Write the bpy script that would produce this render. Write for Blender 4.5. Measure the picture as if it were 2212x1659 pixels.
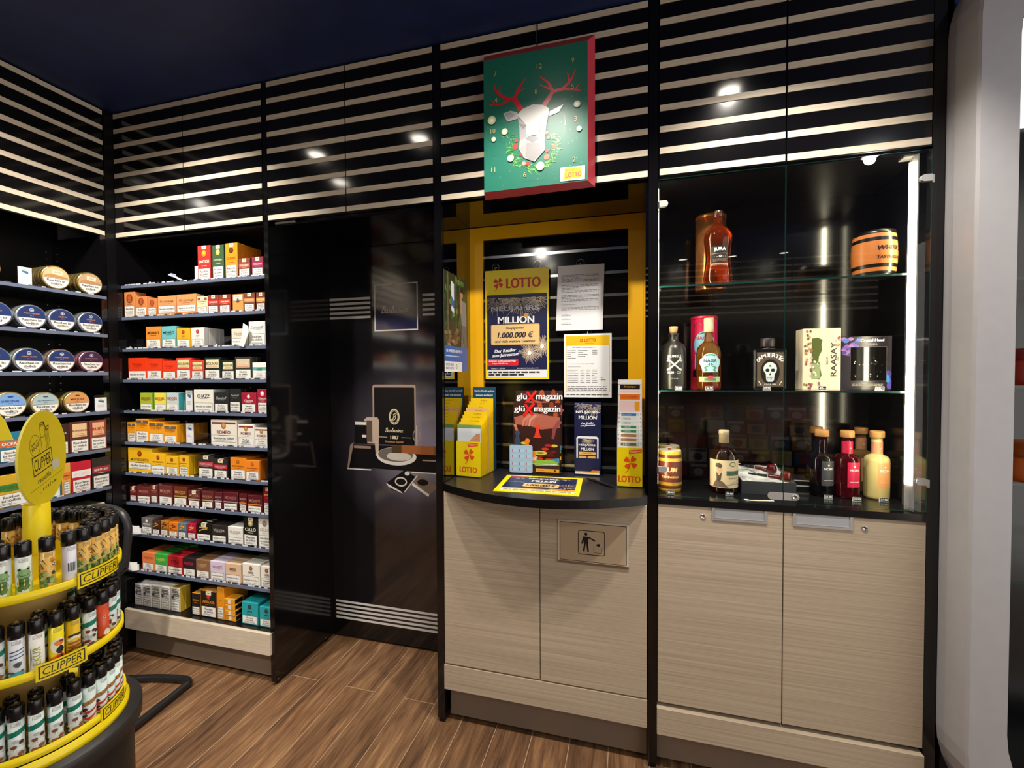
import bpy, math, random
from mathutils import Vector, Matrix
for o in list(bpy.data.objects): bpy.data.objects.remove(o)
S = bpy.context.scene
COL = S.collection
PI = math.pi
# ---------------------------------------------------------------- camera
cam = bpy.data.objects.new('camera', bpy.data.cameras.new('camera')); COL.objects.link(cam)
yaw, pitch, roll = math.radians(15.078), math.radians(-1.295), math.radians(-0.256)
fw = Vector((-math.sin(yaw)*math.cos(pitch), math.cos(yaw)*math.cos(pitch), math.sin(pitch)))
rt = Vector((math.cos(yaw), math.sin(yaw), 0)); up = rt.cross(fw)
r2 = rt*math.cos(roll)+up*math.sin(roll); u2 = up*math.cos(roll)-rt*math.sin(roll)
cam.matrix_world = Matrix(((r2.x,u2.x,-fw.x,0),(r2.y,u2.y,-fw.y,-1.6),(r2.z,u2.z,-fw.z,1.385),(0,0,0,1)))
cam.data.sensor_width = 36; cam.data.lens = 15.588; cam.data.clip_start = .02
S.camera = cam
# ---------------------------------------------------------------- world, exposure
w = bpy.data.worlds.new('world'); S.world = w; w.use_nodes = True
w.node_tree.nodes['Background'].inputs[0].default_value = (1,.95,.88,1)
w.node_tree.nodes['Background'].inputs[1].default_value = 2.2      # added fill: right wall left out so the world brightens the upper strips
S.view_settings.view_transform = 'Standard'; S.view_settings.look = 'None'
S.view_settings.gamma = 1; S.view_settings.exposure = 0.0; S.view_settings.use_curve_mapping = False
# ceiling spots: x, y, target, watts, cone degrees, colour
WARM = (1,.83,.62); NEUT = (1,.93,.82); COOL = (.9,.94,1)
CEIL = 2.655
SPOTS = [(.42,-.60,(.42,.0,.5),92,94,NEUT), (-.33,-.60,(-.33,.0,.5),84,92,NEUT), (-1.10,-.60,(-.85,-.35,.0),32,84,NEUT),
         (-1.75,-.60,(-1.98,.05,1.0),84,100,NEUT), (-1.85,-.95,(-2.45,-.25,1.2),55,90,NEUT),
         (-.90,-2.27,(-.8,-1.2,.0),30,120,NEUT), (-.90,-2.83,(-.5,-2.0,.0),20,120,NEUT), (1.35,-1.5,(1.1,-.4,.6),8,110,COOL),  # the cool one is an added, unseen spot lighting the pale frame
         (-1.85,-1.95,(-2.5,-1.75,1.2),170,110,NEUT), (-1.0,-3.34,(-.7,-3.9,1.0),25,110,NEUT), (.55,-3.70,(.6,-3.95,1.0),9,110,NEUT), (1.05,-3.70,(1.1,-3.95,1.0),9,110,NEUT), (1.55,-3.70,(1.6,-3.95,1.0),9,110,NEUT)]
# ---------------------------------------------------------------- materials
def lin(h):
    c = [int(h[i:i+2],16)/255 for i in (0,2,4)]
    return [x/12.92 if x <= .04045 else ((x+.055)/1.055)**2.4 for x in c]
MC = {}
def M(h, rough=.5, metal=0, spec=.5, emit=0, trans=0, coat=0):
    k = (h,rough,metal,spec,emit,trans,coat)
    if k in MC: return MC[k]
    m = bpy.data.materials.new('c_%s_%d_%d'%(h,rough*100,metal*100)); m.use_nodes = True
    b = m.node_tree.nodes['Principled BSDF']; c = lin(h)+[1]
    b.inputs['Base Color'].default_value = c; b.inputs['Roughness'].default_value = rough
    b.inputs['Metallic'].default_value = metal; b.inputs['Specular IOR Level'].default_value = spec
    b.inputs['Transmission Weight'].default_value = trans; b.inputs['Coat Weight'].default_value = coat
    if emit: b.inputs['Emission Color'].default_value = c; b.inputs['Emission Strength'].default_value = emit
    MC[k] = m; return m
def node(nt, t, **kw):
    n = nt.nodes.new(t)
    for k, v in kw.items(): setattr(n, k, v)
    return n
def wood(name, dark, light, sc, rough=.45, spec=.4):
    m = bpy.data.materials.new(name); m.use_nodes = True; nt = m.node_tree; b = nt.nodes['Principled BSDF']
    tc = node(nt,'ShaderNodeTexCoord'); mp = node(nt,'ShaderNodeMapping'); mp.inputs['Scale'].default_value = sc
    n1 = node(nt,'ShaderNodeTexNoise'); n1.inputs['Scale'].default_value = 1; n1.inputs['Detail'].default_value = 8; n1.inputs['Roughness'].default_value = .7
    rp = node(nt,'ShaderNodeValToRGB'); e = rp.color_ramp.elements
    e[0].position = .32; e[0].color = lin(dark)+[1]; e[1].position = .68; e[1].color = lin(light)+[1]
    L = nt.links.new
    L(tc.outputs['Object'],mp.inputs[0]); L(mp.outputs[0],n1.inputs[0]); L(n1.outputs['Fac'],rp.inputs[0]); L(rp.outputs[0],b.inputs['Base Color'])
    b.inputs['Roughness'].default_value = rough; b.inputs['Specular IOR Level'].default_value = spec
    return m
OAK = wood('oak_laminate','a3917d','c8b8a1',(1.3,1.3,190))
OAKX = wood('oak_strip','c2b39e','dccfbb',(6,6,180))
def floor_mat():
    m = bpy.data.materials.new('plank_floor'); m.use_nodes = True; nt = m.node_tree; b = nt.nodes['Principled BSDF']; L = nt.links.new
    tc = node(nt,'ShaderNodeTexCoord'); sx = node(nt,'ShaderNodeSeparateXYZ'); cx = node(nt,'ShaderNodeCombineXYZ')
    L(tc.outputs['Object'],sx.inputs[0]); L(sx.outputs[1],cx.inputs[0]); L(sx.outputs[0],cx.inputs[1])
    br = node(nt,'ShaderNodeTexBrick'); br.offset = .38; br.offset_frequency = 2
    for k, v in (('Scale',1),('Mortar Size',.0013),('Mortar Smooth',.3),('Bias',0),('Brick Width',1.1),('Row Height',.143)): br.inputs[k].default_value = v
    br.inputs['Color1'].default_value = (0,0,0,1); br.inputs['Color2'].default_value = (1,1,1,1); br.inputs['Mortar'].default_value = (.5,.5,.5,1)
    mpo = node(nt,'ShaderNodeMapping'); mpo.inputs['Location'].default_value = (.6,.652,0)
    L(cx.outputs[0],mpo.inputs[0]); L(mpo.outputs[0],br.inputs[0])
    # grain runs with the planks; every plank shifts the grain by its own random tone
    ad = node(nt,'ShaderNodeVectorMath',operation='ADD'); ml = node(nt,'ShaderNodeVectorMath',operation='MULTIPLY'); ml.inputs[1].default_value = (7,3,5)
    L(br.outputs['Color'],ml.inputs[0]); L(tc.outputs['Object'],ad.inputs[0]); L(ml.outputs[0],ad.inputs[1])
    mp = node(nt,'ShaderNodeMapping'); mp.inputs['Scale'].default_value = (26,2.6,1); L(ad.outputs[0],mp.inputs[0])
    n1 = node(nt,'ShaderNodeTexNoise'); n1.inputs['Scale'].default_value = 1; n1.inputs['Detail'].default_value = 9; n1.inputs['Roughness'].default_value = .68; n1.inputs['Distortion'].default_value = .6
    L(mp.outputs[0],n1.inputs[0])
    mp2 = node(nt,'ShaderNodeMapping'); mp2.inputs['Scale'].default_value = (170,9,1); L(ad.outputs[0],mp2.inputs[0])
    n2 = node(nt,'ShaderNodeTexNoise'); n2.inputs['Scale'].default_value = 1; n2.inputs['Detail'].default_value = 4; L(mp2.outputs[0],n2.inputs[0])
    mx0 = node(nt,'ShaderNodeMath',operation='MULTIPLY_ADD'); L(n2.outputs['Fac'],mx0.inputs[0]); mx0.inputs[1].default_value = .34; 
    L(n1.outputs['Fac'],mx0.inputs[2])
    rp = node(nt,'ShaderNodeValToRGB'); e = rp.color_ramp.elements
    e[0].position = .45; e[0].color = lin('3c2b21')+[1]; e[1].position = .9; e[1].color = lin('a07b56')+[1]
    e2 = rp.color_ramp.elements.new(.62); e2.color = lin('644731')+[1]; e3 = rp.color_ramp.elements.new(.76); e3.color = lin('7d5c40')+[1]
    L(mx0.outputs[0],rp.inputs[0])
    mx = node(nt,'ShaderNodeMixRGB'); L(br.outputs['Fac'],mx.inputs[0]); L(rp.outputs[0],mx.inputs[1]); mx.inputs[2].default_value = lin('b09478')+[1]
    hs = node(nt,'ShaderNodeHueSaturation'); vr = node(nt,'ShaderNodeMapRange'); vr.inputs[3].default_value = .86; vr.inputs[4].default_value = 1.14
    L(br.outputs['Color'],vr.inputs[0]); L(vr.outputs[0],hs.inputs['Value']); L(mx.outputs[0],hs.inputs['Color']); L(hs.outputs[0],b.inputs['Base Color'])
    b.inputs['Roughness'].default_value = .42; b.inputs['Specular IOR Level'].default_value = .35
    bp = node(nt,'ShaderNodeBump'); bp.inputs['Strength'].default_value = .12; bp.inputs['Distance'].default_value = .002
    L(n2.outputs['Fac'],bp.inputs['Height']); L(bp.outputs[0],b.inputs['Normal'])
    return m
def thin_glass(name, tint, refl=.06, rough=0.0):
    # a thin clear sheet: what is not mirrored passes straight through
    m = bpy.data.materials.new(name); m.use_nodes = True; nt = m.node_tree; nt.nodes.remove(nt.nodes['Principled BSDF']); L = nt.links.new
    t = node(nt,'ShaderNodeBsdfTransparent'); t.inputs[0].default_value = tint+(1,)
    g = node(nt,'ShaderNodeBsdfGlossy'); g.inputs['Roughness'].default_value = rough
    lw = node(nt,'ShaderNodeFresnel'); lw.inputs[0].default_value = 1.5
    mm = node(nt,'ShaderNodeMath',operation='MULTIPLY'); mm.inputs[1].default_value = refl/.04; L(lw.outputs[0],mm.inputs[0]); mm.use_clamp = True
    gm = node(nt,'ShaderNodeNewGeometry'); iv = node(nt,'ShaderNodeMath',operation='SUBTRACT'); iv.inputs[0].default_value = 1; L(gm.outputs['Backfacing'],iv.inputs[1])
    m2 = node(nt,'ShaderNodeMath',operation='MULTIPLY'); L(mm.outputs[0],m2.inputs[0]); L(iv.outputs[0],m2.inputs[1]); mm = m2
    mx = node(nt,'ShaderNodeMixShader'); L(mm.outputs[0],mx.inputs[0]); L(t.outputs[0],mx.inputs[1]); L(g.outputs[0],mx.inputs[2])
    L(mx.outputs[0],nt.nodes['Material Output'].inputs[0]); return m
GLASS = thin_glass('clear_glass',(.985,.995,.988),.035)
ACRYL = thin_glass('clear_acrylic',(.975,.978,.985),.04,.05)
GEDGE = M('123430',.15,0,.5)
GLOSS = M('0b0a0c',.10,0,.62)      # glossy black acrylic
BLACK = M('0c0b0d',.32,0,.35)      # black laminate
MIRR = M('8f8f8f',.02,1)           # mirrored side panels
CHROME = M('d8d8da',.18,1)
SATIN = M('b4b3b2',.38,.45)
PLINTH = M('85786b',.38,.35)
YEL = M('f2b400',.4); LY = M('f4d80a',.35); RED = M('cf2a20',.4); WHITE = M('f2f2f0',.5); INK = M('15151a',.5); NAVY = M('1d2148',.35)
GREY = M('9a9a9c',.5); PAPER = M('e6e6ea',.6)
def noisy(name, h1, h2, sc, rough):
    m = bpy.data.materials.new(name); m.use_nodes = True; nt = m.node_tree; b = nt.nodes['Principled BSDF']; L = nt.links.new
    tc = node(nt,'ShaderNodeTexCoord'); n = node(nt,'ShaderNodeTexNoise'); n.inputs['Scale'].default_value = sc; n.inputs['Detail'].default_value = 5
    rp = node(nt,'ShaderNodeValToRGB'); e = rp.color_ramp.elements; e[0].position=.35; e[1].position=.65; e[0].color = lin(h1)+[1]; e[1].color = lin(h2)+[1]
    L(tc.outputs['Object'],n.inputs[0]); L(n.outputs['Fac'],rp.inputs[0]); L(rp.outputs[0],b.inputs['Base Color']); b.inputs['Roughness'].default_value = rough
    return m
# ---------------------------------------------------------------- mesh builder
TX = {}
def text_geo(s, bold, shear, res=2):
    k = (s,bold,shear,res)
    if k in TX: return TX[k]
    c = bpy.data.curves.new('t','FONT'); c.body = s; c.size = 1; c.resolution_u = res; c.offset = bold; c.shear = shear; c.fill_mode = 'FRONT'
    o = bpy.data.objects.new('t',c); COL.objects.link(o)
    bpy.context.view_layer.update()
    me = bpy.data.meshes.new_from_object(o.evaluated_get(bpy.context.evaluated_depsgraph_get()))
    vs = [(v.co.x,v.co.y) for v in me.vertices]; fs = [tuple(p.vertices) for p in me.polygons]
    bpy.data.objects.remove(o); bpy.data.curves.remove(c); bpy.data.meshes.remove(me)
    xs = [v[0] for v in vs]; ys = [v[1] for v in vs]
    TX[k] = (vs,fs,min(xs),max(xs),min(ys),max(ys)); return TX[k]
LV = .00016
def FR(o, u=(1,0,0), v=(0,0,1), n=None):
    """flat drawing frame: origin, u right, v up, n out of the surface"""
    o = Vector(o); u = Vector(u); v = Vector(v); n = Vector(n) if n else u.cross(v)
    return lambda a,b,c=0: o+u*a+v*b+n*c
def CY(r, z0=0, a0=-PI/2, c=(0,0)):
    """drawing frame wrapped round a vertical cylinder; a0 is where u = 0"""
    def f(a,b,n=0):
        t = a0+a/r; return Vector((c[0]+(r+n)*math.cos(t), c[1]+(r+n)*math.sin(t), z0+b))
    return f
class MB:
    def __init__(s): s.v=[]; s.f=[]; s.mi=[]; s.ms=[]; s.sm=[]; s.ct=0
    def mid(s,m):
        if m not in s.ms: s.ms.append(m)
        return s.ms.index(m)
    def poly(s, pts, m, smooth=False):
        b=len(s.v); s.v += [tuple(p) for p in pts]; s.f.append(tuple(range(b,b+len(pts)))); s.mi.append(s.mid(m)); s.sm.append(smooth)
    def box(s, x0,y0,z0,x1,y1,z1, m, F=None):
        P=[(x,y,z) for z in (z0,z1) for y in (y0,y1) for x in (x0,x1)]
        if F: P=[F(*p) for p in P]
        b=len(s.v); s.v += [tuple(p) for p in P]
        for q in ((0,2,3,1),(4,5,7,6),(0,1,5,4),(2,6,7,3),(0,4,6,2),(1,3,7,5)):
            s.f.append(tuple(b+i for i in q)); s.mi.append(s.mid(m)); s.sm.append(False)
    def bbox(s, x0,y0,z0,x1,y1,z1, m, c=.002):
        """box with chamfered edges"""
        b=len(s.v)
        X=(x0,x1);Y=(y0,y1);Z=(z0,z1); idx={}
        for i in (0,1):
            for j in (0,1):
                for k in (0,1):
                    sx=(1,-1)[i]*c; sy=(1,-1)[j]*c; sz=(1,-1)[k]*c
                    for a,p in enumerate(((X[i],Y[j]+sy,Z[k]+sz),(X[i]+sx,Y[j],Z[k]+sz),(X[i]+sx,Y[j]+sy,Z[k]))):
                        idx[i,j,k,a]=len(s.v); s.v.append(p)
        def q(*ks): s.f.append(tuple(idx[k] for k in ks)); s.mi.append(s.mid(m)); s.sm.append(False)
        for i in (0,1):
            a=[(i,0,0,0),(i,1,0,0),(i,1,1,0),(i,0,1,0)]; q(*(a if i else a[::-1]))
            a=[(0,i,0,1),(1,i,0,1),(1,i,1,1),(0,i,1,1)]; q(*(a if not i else a[::-1]))
            a=[(0,0,i,2),(1,0,i,2),(1,1,i,2),(0,1,i,2)]; q(*(a if i else a[::-1]))
        for i in (0,1):
            for j in (0,1):
                q((i,j,0,0),(i,j,1,0),(i,j,1,1),(i,j,0,1)); q((i,0,j,0),(i,1,j,0),(i,1,j,2),(i,0,j,2)); q((0,i,j,1),(1,i,j,1),(1,i,j,2),(0,i,j,2))
                for k in (0,1): q((i,j,k,0),(i,j,k,1),(i,j,k,2))
    def lathe(s, prof, m, seg=32, c=(0,0), cap=True, smooth=True, ax=None, sq=None):
        """prof: [(r,z[,mat of the band above])]; ax maps (x,y,z)"""
        b=len(s.v)
        for p in prof:
            for i in range(seg):
                t=2*PI*i/seg; x=math.cos(t); y=math.sin(t)
                if sq:
                    k=(abs(x)**sq+abs(y)**sq)**(-1/sq); x*=k; y*=k
                q=(c[0]+p[0]*x, c[1]+p[0]*y, p[1]); s.v.append(tuple(ax(*q)) if ax else q)
        for j in range(len(prof)-1):
            mm=s.mid(prof[j][2] if len(prof[j])>2 else m)
            for i in range(seg):
                a=b+j*seg+i; d=b+j*seg+(i+1)%seg
                s.f.append((a,d,d+seg,a+seg)); s.mi.append(mm); s.sm.append(smooth)
        if cap:
            s.f.append(tuple(b+i for i in range(seg))[::-1]); s.mi.append(s.mid(prof[0][2] if len(prof[0])>2 else m)); s.sm.append(False)
            e=b+(len(prof)-1)*seg; s.f.append(tuple(e+i for i in range(seg))); s.mi.append(s.mid(prof[-1][2] if len(prof[-1])>2 else m)); s.sm.append(False)
    def tube(s, pts, r, m, seg=12, closed=False):
        pts=[Vector(p) for p in pts]; n=len(pts); b=len(s.v); N=None
        for i,p in enumerate(pts):
            if closed: t=(pts[(i+1)%n]-pts[i-1])
            else: t=pts[min(i+1,n-1)]-pts[max(i-1,0)]
            t.normalize()
            if N is None: N=t.orthogonal().normalized()
            N=(N-t*N.dot(t)).normalized(); B=t.cross(N); rr=r[i] if isinstance(r,(list,tuple)) else r
            for k in range(seg):
                a=2*PI*k/seg; s.v.append(tuple(p+(N*math.cos(a)+B*math.sin(a))*rr))
        for i in range(n if closed else n-1):
            for k in range(seg):
                a=b+i*seg+k; d=b+i*seg+(k+1)%seg; e=b+((i+1)%n)*seg+k; g=b+((i+1)%n)*seg+(k+1)%seg
                s.f.append((a,d,g,e)); s.mi.append(s.mid(m)); s.sm.append(True)
        if not closed:
            s.f.append(tuple(b+k for k in range(seg))[::-1]); s.mi.append(s.mid(m)); s.sm.append(False)
            s.f.append(tuple(b+(n-1)*seg+k for k in range(seg))); s.mi.append(s.mid(m)); s.sm.append(False)
    def prism(s, pts, F, n0, n1, m, ms=None, smooth=False):
        """outline in a frame pushed from n0 to n1"""
        k=len(pts); b=len(s.v); s.v += [tuple(F(x,y,n0)) for x,y in pts]+[tuple(F(x,y,n1)) for x,y in pts]
        for q,mm,sf in [(tuple(range(b,b+k))[::-1],m,False),(tuple(range(b+k,b+2*k)),m,False)]+[((b+i,b+(i+1)%k,b+k+(i+1)%k,b+k+i),ms or m,smooth) for i in range(k)]:
            s.f.append(q); s.mi.append(s.mid(mm)); s.sm.append(sf)
    # ---- flat print, drawn in a frame at a small height above the surface
    def up(s,l): s.ct=(s.ct+1)%40; return l*LV+s.ct*3e-6
    def R(s,F,x0,y0,x1,y1,m,l=1):
        q=s.up(l)
        n=max(1,int(abs(x1-x0)/.004)) if F.__code__.co_name=='f' else 1
        for i in range(n):
            a=x0+(x1-x0)*i/n; d=x0+(x1-x0)*(i+1)/n
            s.poly([F(a,y0,q),F(d,y0,q),F(d,y1,q),F(a,y1,q)],m)
    def P(s,F,pts,m,l=1):
        u=s.up(l); xs=[p[0] for p in pts]; w=max(xs)-min(xs)
        if F.__code__.co_name!='f' or w<.003: s.poly([F(x,y,u) for x,y in pts],m); return
        n=int(w/.0025)+1; x0=min(xs)          # cut into strips so the print follows the curve
        for i in range(n):
            q=pts
            for sg,lim in ((1,x0+w*i/n),(-1,-(x0+w*(i+1)/n))):
                o=[]
                for k in range(len(q)):
                    p,r=q[k-1],q[k]; dp,dr=sg*p[0]-lim,sg*r[0]-lim
                    if (dp<0)!=(dr<0): t=dp/(dp-dr); o.append((p[0]+(r[0]-p[0])*t,p[1]+(r[1]-p[1])*t))
                    if dr>=0: o.append(r)
                q=o
                if len(q)<3: break
            if len(q)>2: s.poly([F(x,y,u) for x,y in q],m)
    def E(s,F,cx,cy,rx,ry,m,l=1,seg=20): s.P(F,[(cx+rx*math.cos(2*PI*i/seg),cy+ry*math.sin(2*PI*i/seg)) for i in range(seg)],m,l)
    def RING(s,F,cx,cy,rx,ry,t,m,l=1,seg=24):
        for i in range(seg):
            a=2*PI*i/seg; d=2*PI*(i+1)/seg
            s.P(F,[(cx+(rx-t)*math.cos(a),cy+(ry-t)*math.sin(a)),(cx+rx*math.cos(a),cy+ry*math.sin(a)),(cx+rx*math.cos(d),cy+ry*math.sin(d)),(cx+(rx-t)*math.cos(d),cy+(ry-t)*math.sin(d))],m,l)
    def FRAME(s,F,x0,y0,x1,y1,t,m,l=1):
        s.R(F,x0,y0,x1,y0+t,m,l); s.R(F,x0,y1-t,x1,y1,m,l); s.R(F,x0,y0+t,x0+t,y1-t,m,l); s.R(F,x1-t,y0+t,x1,y1-t,m,l)
    def L(s,F,pts,wd,m,l=1,w2=None):
        n=len(pts)-1
        for i in range(n):
            (x0,y0),(x1,y1)=pts[i],pts[i+1]; dx,dy=x1-x0,y1-y0; d=math.hypot(dx,dy) or 1
            a=wd+(w2-wd)*i/n if w2 is not None else wd; b=wd+(w2-wd)*(i+1)/n if w2 is not None else wd
            nx,ny=-dy/d/2,dx/d/2; ex,ey=dx/d*a*.2,dy/d*a*.2
            s.P(F,[(x0-nx*a-ex,y0-ny*a-ey),(x1-nx*b+ex,y1-ny*b+ey),(x1+nx*b+ex,y1+ny*b+ey),(x0+nx*a-ex,y0+ny*a-ey)],m,l)
    def T(s,F,t,cx,cy,w,h,m,bold=.012,shear=0,l=2,al='c',fit=False,rot=0,mir=False):
        if not t: return
        n=3 if bold>.01 and h>.007 else 1      # bold: three copies side by side
        vs,fs,a,b_,c,d=text_geo(t,min(bold,.007),shear,6 if h>.018 else 2); kx=w/(b_-a); ky=h/(d-c)
        if not fit: kx=ky=min(kx,ky)
        mx,my=((a+b_)/2 if al=='c' else a),(c+d)/2; ox=cx; cr,sr=math.cos(rot),math.sin(rot); k=s.mid(m)
        for q in range(n):
            b=len(s.v); hh=s.up(l); sh=(q-1)*bold*1.1*ky if n==3 else 0
            for x,y in vs:
                x=(x-mx)*kx+sh; y=(y-my)*ky
                if mir: x=-x
                s.v.append(tuple(F(ox+x*cr-y*sr,cy+x*sr+y*cr,hh)))
            for f in fs: s.f.append(tuple(b+i for i in f)); s.mi.append(k); s.sm.append(False)
    def LINES(s,F,x0,y1,x1,y0,n,m,l=2,th=.5,rnd=None):
        """fine print: n bars of uneven length"""
        rnd=rnd or random.Random(n*7+int(x0*1e4)); p=(y1-y0)/n
        for i in range(n):
            y=y1-p*(i+.5); x=x0
            e=x1 if rnd.random()<.75 else x0+(x1-x0)*rnd.uniform(.35,.9)
            while x<e-.0005:
                wd=rnd.uniform(.04,.14)*(x1-x0); s.R(F,x,y-p*th/2,min(x+wd,e),y+p*th/2,m,l); x+=wd+(x1-x0)*.018
    def build(s, name, parent=None, loc=None, rz=0, **kw):
        me=bpy.data.meshes.new(name); me.from_pydata(s.v,[],s.f)
        for m in s.ms: me.materials.append(m)
        me.polygons.foreach_set('material_index',s.mi); me.polygons.foreach_set('use_smooth',s.sm); me.update()
        return link(name,me,parent,loc,rz,**kw)
def link(name, me, parent=None, loc=None, rz=0, label=None, cat=None, group=None, kind=None):
    o=bpy.data.objects.new(name,me); COL.objects.link(o)
    if parent: o.parent=parent
    if loc: o.location=loc
    if rz: o.rotation_euler=(0,0,rz)
    if label: o['label']=label
    if cat: o['category']=cat
    if group: o['group']=group
    if kind: o['kind']=kind
    return o
def thing(name, loc, label, cat, group=None, rz=0): return link(name,None,None,loc,rz,label,cat,group)
def struct(name, mb, parent=None): return mb.build(name,parent,kind=None if parent else 'structure')
def dup(root, loc, label, group=None):
    r=root.copy(); COL.objects.link(r); r.location=loc; r['label']=label
    if group: r['group']=group
    for ch in root.children:
        c=ch.copy(); COL.objects.link(c); c.parent=r
        for g in ch.children:
            d=g.copy(); COL.objects.link(d); d.parent=c
    return r
def arc(cx,cy,r,a0,a1,n): return [(cx+r*math.cos(math.radians(a0+(a1-a0)*i/n)),cy+r*math.sin(math.radians(a0+(a1-a0)*i/n))) for i in range(n+1)]
def rrect(x0,y0,x1,y1,r,n=5): return arc(x1-r,y0+r,r,-90,0,n)+arc(x1-r,y1-r,r,0,90,n)+arc(x0+r,y1-r,r,90,180,n)+arc(x0+r,y0+r,r,180,270,n)
def smooth(pts, k=6):
    P=[Vector(p) for p in pts]; out=[]
    for i in range(len(P)-1):
        a,b,c,d=P[max(i-1,0)],P[i],P[i+1],P[min(i+2,len(P)-1)]
        for j in range(k):
            t=j/k; out.append(.5*((2*b)+(c-a)*t+(2*a-5*b+4*c-d)*t*t+(3*b-a-3*c+d)*t**3))
    return out+[P[-1]]
def clover(mb,F,cx,cy,s,m,l=2):
    """four heart leaves and a curved stem"""
    for q in range(4):
        t=math.radians(45+90*q+8); c,sn=math.cos(t),math.sin(t)
        pts=[(0,.05),(.17,.27),(.24,.46),(.2,.6),(.1,.64),(0,.55),(-.1,.64),(-.2,.6),(-.24,.46),(-.17,.27)]
        # the leaf is not convex: two halves
        for h in (pts[:6],[pts[0]]+pts[5:]): mb.P(F,[(cx+s*(y*c-x*sn),cy+s*(y*sn+x*c)) for x,y in h],m,l)
    mb.L(F,[(cx,cy),(cx-.08*s,cy-.4*s),(cx-.25*s,cy-.75*s),(cx-.42*s,cy-.9*s)],.07*s,m,l)
def burst(mb,F,cx,cy,r,m,n=30,l=2,seed=1,wd=.0009,a0=0,a1=360,lim=None):
    rn=random.Random(seed)
    for i in range(n):
        a=math.radians(a0+(a1-a0)*(i+rn.random()*.8)/n); q=r*rn.uniform(.55,1); p=rn.uniform(.05,.3)*r
        if lim:
            while q>p and not(lim[0]<cx+q*math.cos(a)<lim[1] and lim[2]<cy+q*math.sin(a)<lim[3]): q-=.003
            if q<=p: continue
        mb.L(F,[(cx+p*math.cos(a),cy+p*math.sin(a)),(cx+q*math.cos(a),cy+q*math.sin(a))],wd,m,l)

SCR={'B':([(.05,.8),(.2,1.0),(.5,1.0),(.55,.8),(.4,.58),(.2,.52),(.5,.5),(.58,.25),(.4,.02),(.1,.03),(0,.15)],.66,[(.24,.95),(.14,.03)]),
'a':([(.4,.42),(.2,.5),(.02,.25),(.12,.02),(.3,.1),(.42,.48),(.38,.1),(.5,.02),(.62,.12)],.58,None),'r':([(0,.1),(.12,.35),(.15,.52),(.2,.42),(.38,.44),(.32,.1),(.42,.02),(.52,.12)],.5,None),
'b':([(0,.1),(.2,.6),(.28,.95),(.18,.98),(.1,.4),(.12,.08),(.28,0),(.42,.2),(.38,.42),(.5,.42)],.5,None),'i':([(0,.1),(.14,.48),(.12,.1),(.22,.02),(.32,.12)],.32,[(.18,.66),(.19,.72)]),
'n':([(0,.12),(.1,.5),(.1,0),(.12,.3),(.28,.5),(.38,.4),(.36,.1),(.46,.02),(.56,.12)],.54,None),'o':([(.35,.46),(.15,.48),(.02,.22),(.15,.0),(.35,.12),(.4,.36),(.3,.48),(.4,.38),(.55,.42)],.52,None),'.':([(.1,.02),(.13,.08)],.2,None)}
def script(mb,F,t,x,z,w,m,l=3):
    """brush script: every letter one stroke"""
    k=w/sum(SCR[c][1] for c in t); 
    for c in t:
        for st in (SCR[c][0],SCR[c][2]):
            if st: mb.L(F,[(x+k*(p.x+.25*p.y),z+k*p.y) for p in smooth([(a_,b_,0) for a_,b_ in st],4)],.10*k,m,l)
        x+=SCR[c][1]*k
# ================================================================ the room
def quad(name, pts, m):
    mb=MB(); mb.poly(pts,m); return struct(name,mb)
XL,XR,YF,YB=-2.80,2.75,-3.95,.46
mb=MB(); mb.box(XL,YF,-.05,XR,YB,0,floor_mat()); struct('floor',mb)
mb=MB(); mb.box(XL,YF,CEIL,XR,YB,CEIL+.05,noisy('navy_paint','0d2150','12295e',9,.55)); struct('ceiling',mb)
WALLP=noisy('wall_paint','77757a','827f84',14,.7)
mb=MB(); mb.box(XL-.05,YF,0,XL,YB,CEIL,WALLP); struct('wall_left',mb)
mb=MB(); mb.box(XL,YB,0,XR,YB+.05,CEIL,WALLP); struct('wall_back',mb)
mb=MB(); mb.box(XL,YF-.05,0,XR,YF,CEIL,BLACK); struct('wall_front',mb)
SLT=[2.647-.07125*k for k in range(9)]; SLH=.0206
def spot(i,x,y,tgt,wt,ang,col):
    t=thing('ceiling_spotlight',(x,y,CEIL),SPL[i],'spotlight','ceiling spotlights')
    m=MB(); m.lathe([(.062,0),(.062,-.006),(.05,-.008)],M('1a1b20',.4),24,cap=False); m.lathe([(.05,-.008),(.05,-.012),(.044,-.006)],M('1a1b20',.4),24,cap=False); m.build('housing',t)
    m=MB(); m.lathe([(.044,-.005),(.0001,-.0045)],M('fff4e4',.3,0,.5,30),20,cap=False); m.build('lens',t,label='bright round lens')
    l=bpy.data.lights.new('lamp','SPOT'); l.energy=wt; l.spot_size=math.radians(ang); l.spot_blend=.55; l.shadow_soft_size=.03; l.color=col
    o=bpy.data.objects.new('lamp',l); COL.objects.link(o); o.parent=t; o.location=(0,0,-.02)
    o.rotation_euler=(Vector(tgt)-Vector((x,y,CEIL-.02))).to_track_quat('-Z','Y').to_euler()
SPL=['ceiling spotlight in front of the glass display cabinet','ceiling spotlight in front of the lottery writing counter','ceiling spotlight in front of the black cigar door',
     'ceiling spotlight in front of the cigarillo shelves','ceiling spotlight by the left wall of tobacco tins','ceiling spotlight over the middle of the wooden floor','ceiling spotlight over the floor facing the counter',
     'ceiling spotlight beside the pale rounded frame','ceiling spotlight at the far end of the left wall','ceiling spotlight at the rear left of the shop','first of three small ceiling spotlights over the magazine rack','second of three small ceiling spotlights over the magazine rack','third of three small ceiling spotlights over the magazine rack']
for i,a in enumerate(SPOTS): spot(i,*a)
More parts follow.
